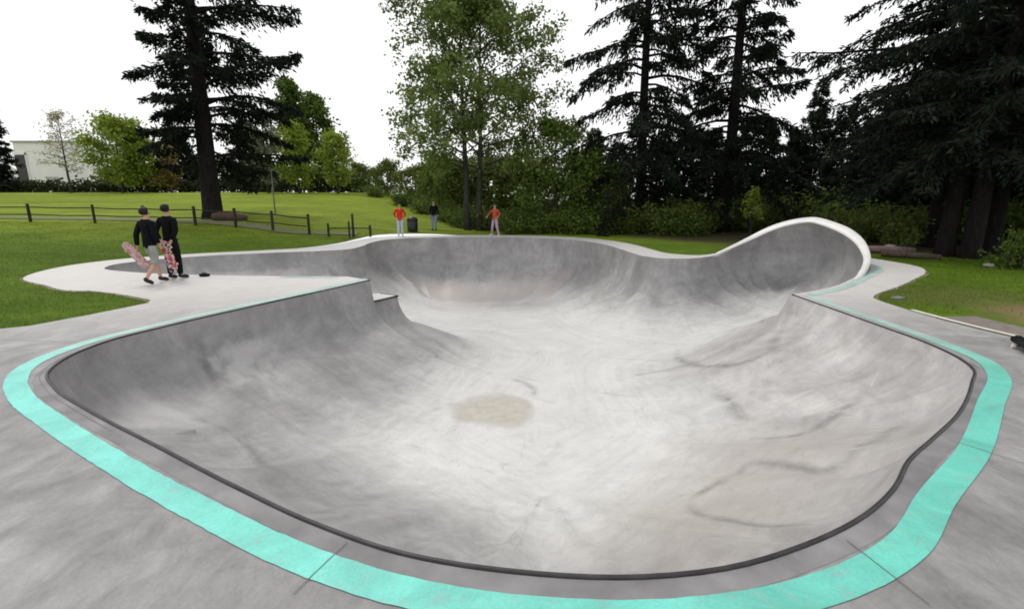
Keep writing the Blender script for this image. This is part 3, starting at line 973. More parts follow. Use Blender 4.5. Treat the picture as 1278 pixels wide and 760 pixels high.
# gravel path behind the fence
def strip(name, line, w, mat, lift, kind='structure', label=None, cat=None):
    L = catmull(line, .7)
    v, f = [], []
    for i, p in enumerate(L):
        a = L[max(i - 1, 0)]; b = L[min(i + 1, len(L) - 1)]
        d = Vector((b[0] - a[0], b[1] - a[1])).normalized(); nn = Vector((-d.y, d.x))
        for k in (-.5, -.17, .17, .5):
            x, y = p[0] + nn.x * w * k, p[1] + nn.y * w * k
            v.append((x, y, hgt(x, y) + lift))
    for i in range(len(L) - 1):
        for k in range(3):
            f.append((4 * i + k, 4 * (i + 1) + k, 4 * (i + 1) + k + 1, 4 * i + k + 1))
    m_ = bpy.data.meshes.new(name); m_.from_pydata(v, [], f); m_.update()
    return tag(link(name, m_, mat), label, cat, kind=kind)
strip('gravel_path', [(X(-120, 31), 31), (X(40, 30), 30), (X(120, 29.4), 29.4), (X(245, 28.2), 28.2), (X(310, 26.9), 26.9), (X(389, 25.2), 25.2), (X(440, 24.6), 25.4)], 1.05, M['path'], .035, label='pale path running along the wooden fence', cat='path')
strip('concrete_kerb', [(7.30, 8.6), (7.32, 7.85), (7.45, 6.9), (7.75, 6.0)], .10, M['kerb'], .045, label='pale concrete edging strip beside the lawn', cat='kerb')
strip('asphalt_patch', [(7.75, 8.2), (7.8, 7.6), (7.95, 7.0), (8.3, 6.2)], .75, M['asphalt'], .012, label='dark strip of ground between kerb and soil', cat='ground')

# grass blades (nobody could count them)
def leaf_arrays(Cc, Dd, Ss, L, W, mid=.45):
    """rhombus leaves: base Cc, direction Dd, side Ss"""
    L = np.asarray(L)[:, None]; W = np.asarray(W)[:, None]
    m_ = Cc + Dd * L * mid
    v = np.stack([Cc, m_ + Ss * W * .5, Cc + Dd * L, m_ - Ss * W * .5], 1).reshape(-1, 3)
    return v


def leaf_obj(name, v, mat, parent=None):
    n = len(v) // 4
    m_ = bpy.data.meshes.new(name)
    m_.vertices.add(len(v)); m_.vertices.foreach_set('co', np.asarray(v, np.float32).ravel())
    m_.loops.add(4 * n); m_.loops.foreach_set('vertex_index', np.arange(4 * n, dtype=np.int32))
    m_.polygons.add(n); m_.polygons.foreach_set('loop_start', np.arange(0, 4 * n, 4, dtype=np.int32))
    try: m_.polygons.foreach_set('loop_total', np.full(n, 4, np.int32))
    except Exception: pass
    m_.update(calc_edges=True); m_.validate()
    return link(name, m_, mat, parent)


def unit(a):
    return a / (np.linalg.norm(a, axis=-1, keepdims=True) + 1e-9)


R0 = np.random.RandomState(11)
gp = np.concatenate([np.stack([R0.uniform(-30, -6.6, 95000), 6.2 + 22 * R0.uniform(0, 1, 95000) ** 1.25], 1), np.stack([R0.uniform(6.8, 17, 34000), R0.uniform(6.5, 17, 34000)], 1)])
gp = gp[~inside(outer, gp)]
dd = np.hypot(gp[:, 0] - 9.6, gp[:, 1] - 8.0)
gp = gp[(dd > 1.5) | (R0.rand(len(gp)) < .12)]
gp = gp[~((gp[:, 0] > 6.8) & (gp[:, 0] < 8.7) & (gp[:, 1] < 8.4))]
gz = np.array([hgt(x, y) for x, y in gp])
n = len(gp)
dr = unit(np.stack([R0.normal(0, .45, n), R0.normal(0, .45, n), np.ones(n)], 1))
an = R0.uniform(0, 6.28, n)
sd = np.stack([np.cos(an), np.sin(an), np.zeros(n)], 1)
lv_ = leaf_arrays(np.column_stack([gp, gz - .005]), dr, sd, R0.uniform(.035, .085, n), R0.uniform(.008, .016, n), .3)
tag(leaf_obj('grass', lv_, M['blade']), 'short mown grass blades on the near lawn', 'grass', kind='stuff')

# ------------------------------------------------------------------ trees
def spray_fir(seed, H, zb, prof, nb, dens, leaf=(.2, .36), wid=(.05, .10), up=.15, droop=.45, r0=.35, hang=.5, bend=.3, gap=0.0, side_bias=None, trunk_lean=(0, 0)):
    rs = np.random.RandomState(seed)
    wood = MB()
    tp = []
    for k in range(13):
        tt = k / 12
        tp.append((trunk_lean[0] * tt * H + bend * .3 * math.sin(tt * 5 + seed), trunk_lean[1] * tt * H + bend * .3 * math.cos(tt * 4 + seed), H * tt))
    off0 = tp[0]
    tp = [(p[0] - off0[0], p[1] - off0[1], p[2]) for p in tp]
    tr = [r0 * (1.45 if k == 0 else 1.0) * (1 - (k / 12) ** 1.1 * .96) + .01 for k in range(13)]
    tp.insert(1, (tp[0][0] * .9 + tp[1][0] * .1, tp[0][1] * .9 + tp[1][1] * .1, H * .018)); tr.insert(1, r0 * 1.08)
    tp[0] = (tp[0][0], tp[0][1], -.3)
    wood.tube(tp, tr, 12)
    TZ = np.array([p[2] for p in tp]); TX = np.array([p[0] for p in tp]); TY = np.array([p[1] for p in tp]); TR = np.array(tr)
    out = []
    for i in range(nb):
        f = (i + rs.rand()) / nb
        z = zb + (H - zb) * f ** .95
        if gap and rs.rand() < gap: continue
        az = i * 2.39996 + rs.normal(0, .5)
        Lb = prof(f) * rs.uniform(.5, 1.12)
        if side_bias is not None: Lb *= 1 + side_bias * math.cos(az)
        if Lb < .15: continue
        dirh = np.array([math.cos(az), math.sin(az), 0.0])
        sideh = np.array([-math.sin(az), math.cos(az), 0.0])
        base = np.array([np.interp(z, TZ, TX), np.interp(z, TZ, TY), z])
        u_, d_ = up + rs.normal(0, .12) + .5 * f, droop * rs.uniform(.6, 1.3) * (1.15 - .6 * f)
        tu = rs.uniform(.0, .22)
        swing = rs.normal(0, .18)
        def at_t(t):
            t = np.asarray(t)[..., None]
            return base + dirh * Lb * t + sideh * (swing * Lb * t * t) + np.array([0, 0, 1.]) * (Lb * (u_ * t - d_ * t * t + tu * t ** 4))
        bp = at_t(np.linspace(0, 1, 6))
        br = .035 + .012 * Lb
        wood.tube([tuple(p) for p in bp], [max(.008, br * (1 - .85 * q)) for q in np.linspace(0, 1, 6)], 4, cap=False)
        m_ = max(4, int(Lb * dens * rs.uniform(.7, 1.25)))
        ts = rs.uniform(.12, 1.0, m_) ** .8
        p0 = at_t(ts)
        tl = (.25 + .28 * Lb * (1 - ts) * rs.uniform(.5, 1.2, m_)) * rs.uniform(.7, 1.2, m_)
        sg = rs.choice([-1, 1], m_)
        td = unit(dirh * rs.uniform(.35, .9, m_)[:, None] + sideh * (sg * rs.uniform(.4, 1.1, m_))[:, None] + np.array([0, 0, 1.]) * rs.uniform(-hang, .12, m_)[:, None])
        K = 6
        for k in range(K):
            q = (k + rs.rand(m_)) / K
            pos = p0 + td * (tl * q)[:, None] + np.array([0, 0, -1.]) * (tl * q * q * .35)[:, None] + rs.normal(0, .035, (m_, 3))
            ld = unit(td + rs.normal(0, .45, (m_, 3)) + np.array([0, 0, -hang * .5]))
            sd_ = unit(np.cross(ld, rs.normal(0, 1, (m_, 3)) + np.array([0, 0, .6])))
            out.append(leaf_arrays(pos, ld, sd_, rs.uniform(*leaf, m_), rs.uniform(*wid, m_)))
    return wood, np.concatenate(out)


def fir_tree(name, label, loc, mat='fir', rz=0.0, group=None, bark='bark', **kw):
    w, lv2 = spray_fir(**kw)
    root = empty(name, loc, rz)
    tag(root, label, 'tree', group)
    w.build('trunk', M[bark], root, True)
    leaf_obj('crown', lv2, M[mat], root)
    return root


def broad(seed, H, R, zb, nb, nsub, nleaf, leaf, stems=1, stem_gap=.5, r0=.12, asc=.55, clump=.42, shape='egg', airy=0.0):
    """broadleaf tree: stems, limbs, twigs and leaf clumps"""
    rs = np.random.RandomState(seed)
    wood = MB()
    cl = []
    for s in range(stems):
        bx = (s - (stems - 1) / 2) * stem_gap
        hs = H * (1 - .12 * s)
        lean_ = rs.normal(0, .015, 2) + np.array([.02 * (s - (stems - 1) / 2), 0])
        tpts = [(bx + lean_[0] * hs * k / 9 + rs.normal(0, .03) * (k > 0), lean_[1] * hs * k / 9 + rs.normal(0, .03) * (k > 0), -.2 * (k == 0) + hs * .95 * k / 9) for k in range(10)]
        wood.tube(tpts, [r0 * (1.3 if k == 0 else 1) * (1 - .92 * k / 9) + .008 for k in range(10)], 8)
        TP = np.array(tpts)
        for i in range(nb // stems):
            f = (i + rs.rand()) / (nb // stems)
            z = zb + (hs * .97 - zb) * f
            base = np.array([np.interp(z, TP[:, 2], TP[:, 0]), np.interp(z, TP[:, 2], TP[:, 1]), z])
            if shape == 'egg': rad = R * (math.sin(math.pi * min(1, .16 + .84 * f) ** .9) ** .7 * .95 + .05)
            elif shape == 'round': rad = R * math.sqrt(max(.05, 1 - (2 * f - .9) ** 2 * .85))
            else: rad = R * (1 - f) ** .7 + .2
            Lb = rad * rs.uniform(.55, 1.12)
            az = i * 2.4 + rs.normal(0, .4) + s * 1.3
            d = unit(np.array([math.cos(az), math.sin(az), asc * rs.uniform(.5, 1.5) * (0.4 + f)]))
            bend_ = np.array([0, 0, -.12 * Lb])
            pts_ = [base + d * Lb * q + bend_ * q * q for q in np.linspace(0, 1, 5)]
            wood.tube([tuple(p) for p in pts_], [max(.006, r0 * .38 * (1 - f * .6) * (1 - .85 * q)) for q in np.linspace(0, 1, 5)], 4, cap=False)
            for j in range(nsub):
                q = rs.uniform(.3, 1.0)
                p = base + d * Lb * q + bend_ * q * q
                sd_ = unit(d + rs.normal(0, .75, 3))
                ls = rs.uniform(.25, .6) * Lb * .55 + .15
                e = p + sd_ * ls
                wood.tube([tuple(p), tuple((p + e) / 2 + rs.normal(0, .04, 3)), tuple(e)], [.014, .01, .004], 3, cap=False)
                if rs.rand() < airy: continue
                cl.append((e, clump * rs.uniform(.6, 1.3))); cl.append(((p + e) / 2, clump * .7))
    return wood, clumps(rs, cl, nleaf, leaf)


def clumps(rs, cl, nleaf, leaf):
    c = np.array([a for a, b in cl]); r = np.array([b for a, b in cl])
    k = np.repeat(np.arange(len(cl)), nleaf)
    n_ = len(k)
    o = rs.normal(0, .5, (n_, 3)) * np.array([1, 1, .75])
    pos = c[k] + o * r[k][:, None]
    ld = unit(unit(o) * .6 + rs.normal(0, .6, (n_, 3)) + np.array([0, 0, -.25]))
    sd_ = unit(np.cross(ld, rs.normal(0, 1, (n_, 3))))
    L = rs.uniform(leaf * .7, leaf * 1.3, n_)
    return leaf_arrays(pos, ld, sd_, L, L * rs.uniform(.5, .75, n_))


def shrub(seed, H, R, nstem, nleaf, leaf, clump=.35):
    rs = np.random.RandomState(seed)
    wood = MB(); cl = []
    for i in range(nstem):
        az = rs.uniform(0, 6.28); q = math.sqrt(rs.rand())
        top = np.array([math.cos(az) * R * q, math.sin(az) * R * q, H * (1 - .45 * q * q) * rs.uniform(.55, 1.0)])
        b0_ = np.array([top[0] * .25, top[1] * .25, -.1])
        mid_ = (b0_ + top) / 2 + rs.normal(0, .12, 3) * R * .3
        wood.tube([tuple(b0_), tuple(mid_), tuple(top)], [.04, .025, .008], 4, cap=False)
        for t_ in (.25, .45, .62, .8, 1.0):
            p = b0_ * (1 - t_) + top * t_ + rs.normal(0, .18, 3) * R * .4
            p[2] = max(p[2], .12)
            cl.append((p, clump * rs.uniform(.7, 1.4)))
    return wood, clumps(rs, cl, nleaf, leaf)


def plant(name, label, loc, pair, mat, bark='bark2', cat='tree', group=None, rz=0.0, stem='trunk'):
    root = empty(name, loc, rz)
    tag(root, label, cat, group)
    pair[0].build(stem, M[bark], root, True)
    leaf_obj('crown', pair[1], M[mat], root)
    return root


def place(x, y, dz=0.0): return (x, y, hgt(x, y) + dz)


# the lone fir on the left lawn
y = 30.0
fir_tree('fir_tree', 'tall dark fir with ragged drooping branches standing alone on the left lawn', place(X(268, y), y), rz=.4, seed=5, H=24, zb=2.7,
         prof=lambda f: 5.4 * (1 - f) ** .55 * (1.0 if f > .14 else .8), nb=165, dens=24, up=.22, wid=(.07, .14), droop=.42, r0=.52, hang=.75, bend=.5, gap=.2, trunk_lean=(-.011, 0), side_bias=.3)
# the two firs behind the bowl
y = 31.0
fir_tree('fir_tree', 'tall dark fir with see-through branches directly behind the middle of the bowl', place(X(797, y), y), seed=21, H=25, zb=2.6,
         prof=lambda f: 5.3 * (1 - f) ** .5, nb=190, dens=18, wid=(.06, .13), up=.1, droop=.6, r0=.33, hang=1.25, gap=.2, trunk_lean=(.002, 0))
y = 30.0
fir_tree('fir_tree', 'tall dark fir behind the raised white rim with long hanging branches', place(X(903, y), y), seed=33, H=25, zb=2.6,
         prof=lambda f: 4.6 * (1 - f) ** .5, nb=175, dens=18, wid=(.06, .13), up=.12, droop=.6, r0=.36, hang=1.25, gap=.24, trunk_lean=(.004, 0))
y = 46.0
fir_tree('fir_tree', 'smaller pointed fir whose tip shows in the gap of sky', place(X(1006, y), y), seed=41, H=12.6, zb=.6, mat='fir_far',
         prof=lambda f: 4.0 * (1 - f) ** 1.0 + .12, nb=150, dens=14, up=.05, droop=.3, r0=.2, hang=.6, leaf=(.25, .45), wid=(.08, .14))
# the dense stand on the right
right_firs = [(1180, 17.2, 22, 4.1, 51, 'fir with grey trunk at the left edge of the dense right stand'), (1212, 16.6, 24, 3.6, 52, 'fir with the thickest trunk in the middle of the right stand'),
              (1236, 17.6, 23, 3.4, 53, 'fir trunk right of the thickest one in the right stand'), (1165, 20.5, 23, 4.4, 54, 'fir standing further back in the dense right stand'),
              (1290, 19.5, 24, 4.2, 55, 'fir partly cut off by the right edge of the picture')]
for u, y, H_, Rr, sd0, lab in right_firs:
    fir_tree('fir_tree', 'dark ' + lab, place(X(u, y), y), seed=sd0, H=H_, zb=2.7, side_bias=(-.30 if u == 1180 else -.08), prof=lambda f, Rr=Rr: Rr * (1 - f) ** .35, nb=175, dens=16, gap=.08, up=.12, droop=.45, r0=.27, hang=.8,
             leaf=(.16, .30), wid=(.05, .09))
# fir backdrop, copies of two kinds
protos = []
for k, (sd0, H_) in enumerate(((61, 11.0), (62, 9.0))):
    t_ = fir_tree('fir_tree', 'dark fir among the crowded trees behind the bowl', (0, 0, 0), mat='fir_far', group='firs crowded behind the bowl', seed=sd0, H=H_, zb=.3,
                  prof=lambda f: 3.0 * (1 - f) ** .6 + .15, nb=130, dens=13, gap=.15, up=.12, droop=.35, r0=.2, hang=.6, leaf=(.28, .5), wid=(.10, .17))
    protos.append(t_)
spots = [(738, 36, 0, .62), (768, 41, 1, .72), (850, 37, 0, .62), (880, 42, 1, .85), (950, 38, 0, .66), (985, 36, 1, .72), (1040, 42, 0, .85), (1075, 38, 1, .9), (1110, 33, 0, .75), (1095, 28, 1, .75), (1145, 29, 0, .85), (1190, 27, 1, 1.1),
         (1245, 25, 0, 1.0), (1290, 24, 1, 1.1), (1140, 36, 0, 1.1), (1215, 34, 0, 1.2), (925, 44, 0, .8), (820, 46, 0, .72), (1340, 30, 0, 1.3)]
for i, (u, y, k, s) in enumerate(spots):
    o = protos[k] if i < 2 and False else None
    if i == 0: o = protos[0]
    elif i == 1: o = protos[1]
    else: o = copy_tree(protos[k])
    o.location = place(X(u, y), y); o.rotation_euler = (0, 0, i * 1.7); o.scale = (s, s, s)

# tall airy broadleaf tree with two stems
y = 31.0
UA = 582
plant('alder_tree', 'tall airy grey-green broadleaf tree with twin trunks behind the bowl', place(X(UA + 9, y), y),
      broad(71, 14.9, 6.3, 3.2, 62, 7, 46, .21, stems=2, stem_gap=.75, r0=.19, asc=.8, clump=.55, airy=.06, shape='egg'), 'alder')
# blossoming bushy tree right of it
y = 30.5
bt = plant('bushy_tree', 'dense green bushy tree dotted with white blossom beside the twin trunks', place(X(690, y), y), broad(72, 6.6, 2.9, .3, 34, 8, 15, .2, r0=.12, asc=.5, clump=.55, shape='round'), 'bush')
rs = np.random.RandomState(4)
cb = [(np.array([rs.uniform(-2.6, .6), -rs.uniform(1.9, 2.8), rs.uniform(1.6, 3.4)]), .16) for _ in range(9)]
leaf_obj('blossom', clumps(rs, cb, 9, .12), M['blossom'], bt)
plant('bushy_tree', 'low bushy tree between the blossoming tree and the first tall fir', place(X(737, 31), 31), broad(73, 4.6, 2.0, .3, 22, 7, 13, .2, r0=.09, shape='round', clump=.5), 'bush')
plant('sapling', 'bright yellow-green sapling under the fir behind the bowl', place(X(770, 30), 30), broad(74, 2.7, .8, .5, 12, 5, 9, .17, r0=.03, shape='round', clump=.3), 'lime')
plant('sapling', 'small bright sapling showing over the rising white rim', place(X(936, 25), 25), broad(75, 2.4, .42, 1.0, 9, 4, 7, .15, r0=.025, shape='round', clump=.2), 'lime')
# low woodland behind the twin trunks, rounded trees of two kinds
wp = [plant('woodland_tree', 'rounded dark green tree in the low woods beyond the field', (0, 0, 0), broad(81 + k, 6.0, 3.0, .4, 26, 7, 13, .34, r0=.12, shape='round', clump=.8), 'wood', group='low woods beyond the field') for k in range(2)]
wspots = [(452, 60, .55, 0), (486, 56, .62, 1), (520, 50, .62, 0), (548, 45, .75, 1), (566, 40, .72, 0), (610, 40, .85, 1), (640, 38, .8, 0), (575, 52, .85, 0), (540, 58, .72, 1), (668, 36, .75, 1), (716, 40, .85, 0), (140, 74, .62, 1), (196, 73, .6, 0), (240, 72, .62, 1), (282, 73, .75, 0), (318, 74, .8, 1), (352, 72, .62, 0), (398, 73, .62, 1), (436, 70, .5, 0), (468, 66, .5, 1)]
for i, (u, y, s, k) in enumerate(wspots):
    o = wp[i] if i < 2 else copy_tree(wp[k])
    o.location = place(X(u, y), y); o.rotation_euler = (0, 0, i * 2.1); o.scale = (s, s, s * .95)
lp_ = plant('shrub', 'leafy green shrub just behind the far rim', (0, 0, 0), shrub(99, 1.9, 1.2, 18, 14, .16, .32), 'bush', cat='shrub', group='green shrubs behind the far rim', stem='stem')
for i, (u, y, s) in enumerate([(640, 28.2, .75), (672, 28.4, .9), (712, 28.0, .8), (748, 28.3, .95), (782, 28.4, .7), (828, 27.6, .75), (862, 27.2, .8), (600, 33.5, .9), (560, 36.0, .8)]):
    o = lp_ if i == 0 else copy_tree(lp_)
    o.location = place(X(u, y), y); o.rotation_euler = (0, 0, i * 1.9); o.scale = (s * 1.1, s * 1.1, s)
# dark shrubs at the foot of the trees
sp = [plant('shrub', 'dark green shrub in the undergrowth below the trees', (0, 0, 0), shrub(91 + k, 2.2, 1.7, 22, 14, .19, .38), 'bush' if k == 0 else 'wood', cat='shrub', group='shrubs below the trees', stem='stem') for k in range(2)]
sspots = [(580, 32.5, .7), (615, 31.5, .8), (650, 29.5, .75), (705, 29, .7), (735, 29, .7), (765, 29.2, .8), (795, 32, .9), (825, 28.5, .9), (850, 27.5, .8), (875, 30, 1.0), (915, 32, 1.0), (955, 30, 1.1), (995, 29, 1.1), (1030, 28, 1.1), (1065, 25, .9), (1090, 23, .8), (1120, 24, .85),
          (1155, 22, .9), (1185, 21, .9), (1225, 20.5, 1.0), (1265, 20, 1.0), (470, 52, .7), (505, 47, .8), (532, 42, .8), (555, 37.5, .75), (572, 34.5, .65), (1300, 19, 1.0), (840, 33, 1.2), (900, 35, 1.3), (975, 35, 1.4), (1050, 33, 1.4), (1110, 30, 1.2)]
for i, (u, y, s) in enumerate(sspots):
    o = sp[i] if i < 2 else copy_tree(sp[i % 2])
    o.location = place(X(u, y), y); o.rotation_euler = (0, 0, i * 1.3); o.scale = (s * 1.15, s * 1.15, s)
plant('shrub', 'yellow-green leafy shrub at the right edge beside the fir trunks', place(X(1268, 14.2), 14.2), shrub(95, 1.25, .75, 16, 14, .10, .2), 'bush', cat='shrub', stem='stem')
plant('shrub', 'small olive shrub behind the low logs right of the raised rim', place(X(1120, 19.5), 19.5), shrub(96, 1.3, .6, 12, 12, .13, .22), 'wood', cat='shrub', stem='stem')

# trees beyond the field on the left
def L_(u): return X(u, 58)
far_trees = [
    ('lime_tree', 'yellow-green tree with a wide crown left of the lone fir', 158, 58, (8.0, 3.2, .9, 34, 8, 13, .34), 'lime', 'round'),
    ('lime_tree', 'yellow-green tree standing close behind its wide-crowned neighbour', 186, 60, (6.8, 2.2, .9, 24, 7, 12, .34), 'lime', 'round'),
    ('lime_tree', 'slim bright green tree right of the lone fir, beneath the tall trees', 376, 56, (7.2, 2.1, 1.0, 26, 7, 12, .3), 'lime', 'egg'),
    ('lime_tree', 'bright green rounded tree rightmost beyond the field', 424, 55, (6.0, 2.0, 1.2, 24, 7, 11, .3), 'lime', 'round'),
    ('tall_tree', 'tall mid-green tree rising behind the two bright green trees', 372, 66, (14.2, 3.0, 1.0, 34, 8, 14, .42), 'midgreen', 'egg'),
    ('tall_tree', 'mid-green tree with sloping top right of the tallest one', 404, 66, (12.2, 3.0, 1.0, 34, 8, 14, .42), 'midgreen', 'egg'),
    ('grey_tree', 'pale grey-green thin tree just right of the lone fir', 338, 57, (9.0, 2.0, 1.2, 24, 7, 9, .3), 'grey', 'egg'),
    ('rust_tree', 'olive-brown bushy tree left of the lone fir trunk', 212, 62, (5.4, 2.4, .5, 22, 7, 12, .34), 'rust', 'round'),
    ('budding_tree', 'slender sparse tree with pale buds in front of the white building', 94, 58, (9.0, 2.9, 2.2, 30, 8, 5, .2), 'bud', 'egg'),
]
for i, (nm, lab, u, y, a, mt, shp) in enumerate(far_trees):
    H_, R_, zb_, nb_, ns_, nl_, lf_ = a
    plant(nm, lab, place(X(u, y), y), broad(120 + i, H_, R_, zb_, nb_, ns_, nl_, lf_, r0=.13, asc=.7, clump=.75 if nm != 'budding_tree' else .5, shape=shp, airy=.25 if nm == 'budding_tree' else .05), mt)
for u, y, H_, R_, sd0, lab in ((10, 62, 11.8, 2.0, 141, 'dark pointed fir left of the white building'), (-16, 64, 8.0, 3.0, 142, 'dark wide fir cut off by the left edge'), (318, 68, 9.5, 3.6, 143, 'dark fir half hidden behind the lone fir'),
                               (236, 70, 8.0, 3.4, 144, 'dark low fir behind the trunk of the lone fir')):
    fir_tree('fir_tree', lab, place(X(u, y), y), seed=sd0, H=H_, zb=.6, mat='fir_far', prof=lambda f, R_=R_: R_ * (1 - f) ** .7 + .15, nb=110, dens=13, up=.12, droop=.3, r0=.2, hang=.5, leaf=(.3, .55), wid=(.12, .2))
# a tall tree just outside the left edge, some sprays reach into view
fir_tree('fir_tree', 'loose hanging sprays of a tree at the upper left edge', place(X(-42, 40), 40), seed=151, H=13.5, zb=5.5, mat='fir_far', prof=lambda f: 3.9 * (1 - f) ** .5, nb=60, dens=9, up=.12, droop=.5, r0=.25, hang=.8, gap=.3)

# hedge along the far edge of the field
rs = np.random.RandomState(8)
cl = []
for k in range(520):
    u = -60 + k / 520 * 520
    y = 63.5 + rs.uniform(-.5, .5)
    cl.append((np.array([X(u, y), y, hgt(X(u, y), y) + rs.uniform(.1, 1.25)]), .65))
hedge = empty('hedge', (0, 0, 0)); tag(hedge, 'low dark clipped hedge along the far edge of the field', 'hedge')
leaf_obj('foliage', clumps(rs, cl, 22, .36), M['hedge'], hedge)

# ------------------------------------------------------------------ white building
by = 78.0
bz = hgt(-60, by)
x0, x1 = X(33, by), X(119, by)
bd = empty('white_building', ((x0 + x1) / 2, by, bz)); tag(bd, 'white flat-roofed building beyond the field at the left', 'building')
w = x1 - x0
m_ = MB(); m_.box((0, 6, 3.85), (w, 12, 7.7)); m_.build('wall', M['white'], bd)
m_ = MB(); m_.box((0, 6, 7.8), (w + .4, 12.4, .22)); m_.build('roof_edge', M['stone'], bd)
m_ = MB(); m_.box((-w / 2 + .75, -.03, 3.0), (1.7, .1, 5.6)); dw = m_.build('doorway', M['glass'], bd)
m_ = MB(); m_.box((-w / 2 + 1.68, -.1, 3.1), (.14, .14, 6.2)); m_.box((-w / 2 + .75, -.1, 6.0), (2.0, .14, .3)); m_.build('door_frame', M['white'], dw)
m_ = MB()
for k in range(6): m_.box((-1.2 + k * .36, -.04, 2.35), (.22, .05, .5 - .12 * (k % 2)))
m_.build('wall_sign', simple('faded_sign', (.45, .45, .45), .7), bd)
m_ = MB(); m_.box((-w / 2 - 4.0, 4, 1.9), (8.0, 6, 3.8)); m_.build('side_wing', M['white'], bd)
for k in range(3):
    m_ = MB(); m_.box((-w / 2 - 1.4 - k * 2.4, .96, 1.9), (1.5, .1, 1.2)); m_.build('window', M['glass'], bd)

# ------------------------------------------------------------------ fence
fr = empty('rail_fence', (0, 0, 0)); tag(fr, 'dark wooden rail fence crossing the left lawn in front of the field', 'fence')
fp = [(-48, 28.6), (40, 28.2), (120, 27.7), (182, 27.2), (245, 26.8), (295, 26.3), (341, 25.6), (386, 24.7)]
FP = [(X(u, y), y) for u, y in fp]
for i, (x, y) in enumerate(FP):
    z = hgt(x, y)
    m_ = MB(); m_.box((x, y, z + .48), (.125, .125, 1.1), .3 * i, .92); m_.build('post', M['fence'], fr, bevel=.012)
for i in range(len(FP) - 1):
    (xa, ya), (xb, yb) = FP[i], FP[i + 1]
    for hh in (.42, .84):
        za, zb_ = hgt(xa, ya) + hh, hgt(xb, yb) + hh
        m_ = MB(); m_.tube([(xa + .1, ya - .02, za), ((xa + xb) / 2, (ya + yb) / 2 - .02, (za + zb_) / 2 - .03), (xb - .1, yb - .02, zb_)], .032, 5); m_.build('rail', M['fence'], fr)
f2 = empty('broken_fence', (0, 0, 0)); tag(f2, 'short run of thin posts left of the man in the red top', 'fence')
P2 = [(410, 24.2, .75), (436, 23.9, .9), (441, 24.1, 1.25), (462, 25.2, .6)]
for i, (u, y, hh) in enumerate(P2):
    x = X(u, y); m_ = MB(); m_.box((x, y, hgt(x, y) + hh / 2 - .1), (.09, .09, hh), .4 * i, .9); m_.build('post', M['fence'], f2)
a, b = (X(410, 24.2), 24.2), (X(462, 25.2), 25.2)
m_ = MB(); m_.tube([(*a, hgt(*a) + .4), (*b, hgt(*b) + .35)], .03, 5); m_.build('rail', M['fence'], f2)
# slender pole on the field
y = 33.0; x = X(345, y)
pl = MB(); pl.tube([(0, 0, -.2), (0, 0, 1.6), (.01, 0, 3.0)], [.05, .045, .04], 8)
po = pl.build('slender_pole', M['steel'], None, True); po.location = place(x, y); tag(po, 'slender bare pole standing behind the fence right of the lone fir', 'pole')
# log at the foot of the fir
lg = MB(); lg.tube([(-.9, 0, .22), (-.3, .05, .26), (.5, 0, .22), (1.1, -.05, .16)], [.2, .26, .23, .15], 9)
lo = lg.build('log', M['log'], None, True); lo.location = place(X(286, 28.8), 28.8); tag(lo, 'thick dark log lying against the foot of the lone fir', 'log')

# ------------------------------------------------------------------ small things
# litter bin
bn = empty('litter_bin', place(X(515, 27.4), 27.4)); tag(bn, 'black round-topped litter bin right of the man in the red top', 'bin')
m_ = MB(); m_.lathe((0, 0, 0), [(.27, 0), (.29, .04), (.30, .62), (.27, .63)], 18); m_.build('body', M['plastic'], bn, True)
m_ = MB(); m_.lathe((0, 0, .635), [(.31, 0), (.31, .05), (.26, .14), (.14, .2), (.03, .22)], 18); m_.build('lid', M['plastic'], bn, True)
# logs and stone right of the raised rim
def log_at(u, y, L, r, rz, mat, label):
    k = MB(); k.tube([(-L / 2, 0, r), (-L * .2, .03, r * 1.05), (L * .2, -.02, r), (L / 2, 0, r * .85)], [r * .9, r, r * .97, r * .8], 9)
    o = k.build('log', mat, None, True); o.location = place(X(u, y), y); o.rotation_euler = (0, 0, rz); return tag(o, label, 'log')
log_at(1108, 18.3, 1.9, .13, -.15, M['pinkwood'], 'pinkish weathered log lying behind the deck right of the raised rim')
log_at(1138, 16.6, 1.6, .11, -.55, M['log'], 'dark log lying nearest the fir trunks behind the curved deck')
def stone_at(u, y, s, label, seed):
    bm = bmesh.new(); bmesh.ops.create_icosphere(bm, subdivisions=3, radius=1)
    rr = random.Random(seed)
    ph = [rr.uniform(0, 6) for _ in range(3)]
    for v_ in bm.verts:
        k = 1 + .12 * math.sin(3 * v_.co.x + ph[0]) + .1 * math.sin(4 * v_.co.y + ph[1]) + .08 * math.sin(5 * v_.co.z + ph[2])
        v_.co = Vector((v_.co.x * s * 1.2 * k, v_.co.y * s * k, v_.co.z * s * .75 * k))
    me_ = bpy.data.meshes.new('rock'); bm.to_mesh(me_); bm.free()
    o = link('rock', me_, M['stone'], None, True); o.location = place(X(u, y), y, s * .55); return tag(o, label, 'rock')
stone_at(1112, 19.0, .19, 'pale rock beside the pinkish log right of the raised rim', 1)
stone_at(1237, 14.4, .11, 'pale rock at the foot of the shrub by the right fir trunks', 2)
# pale cover plate in the lawn
m_ = MB(); m_.box((0, 0, 0), (.22, .14, .05), .2)
o = m_.build('cover_plate', M['steel'], None, bevel=.01); o.location = (7.95, 9.75, -.01); tag(o, 'small pale cover plate set in the lawn by the right deck', 'plate')


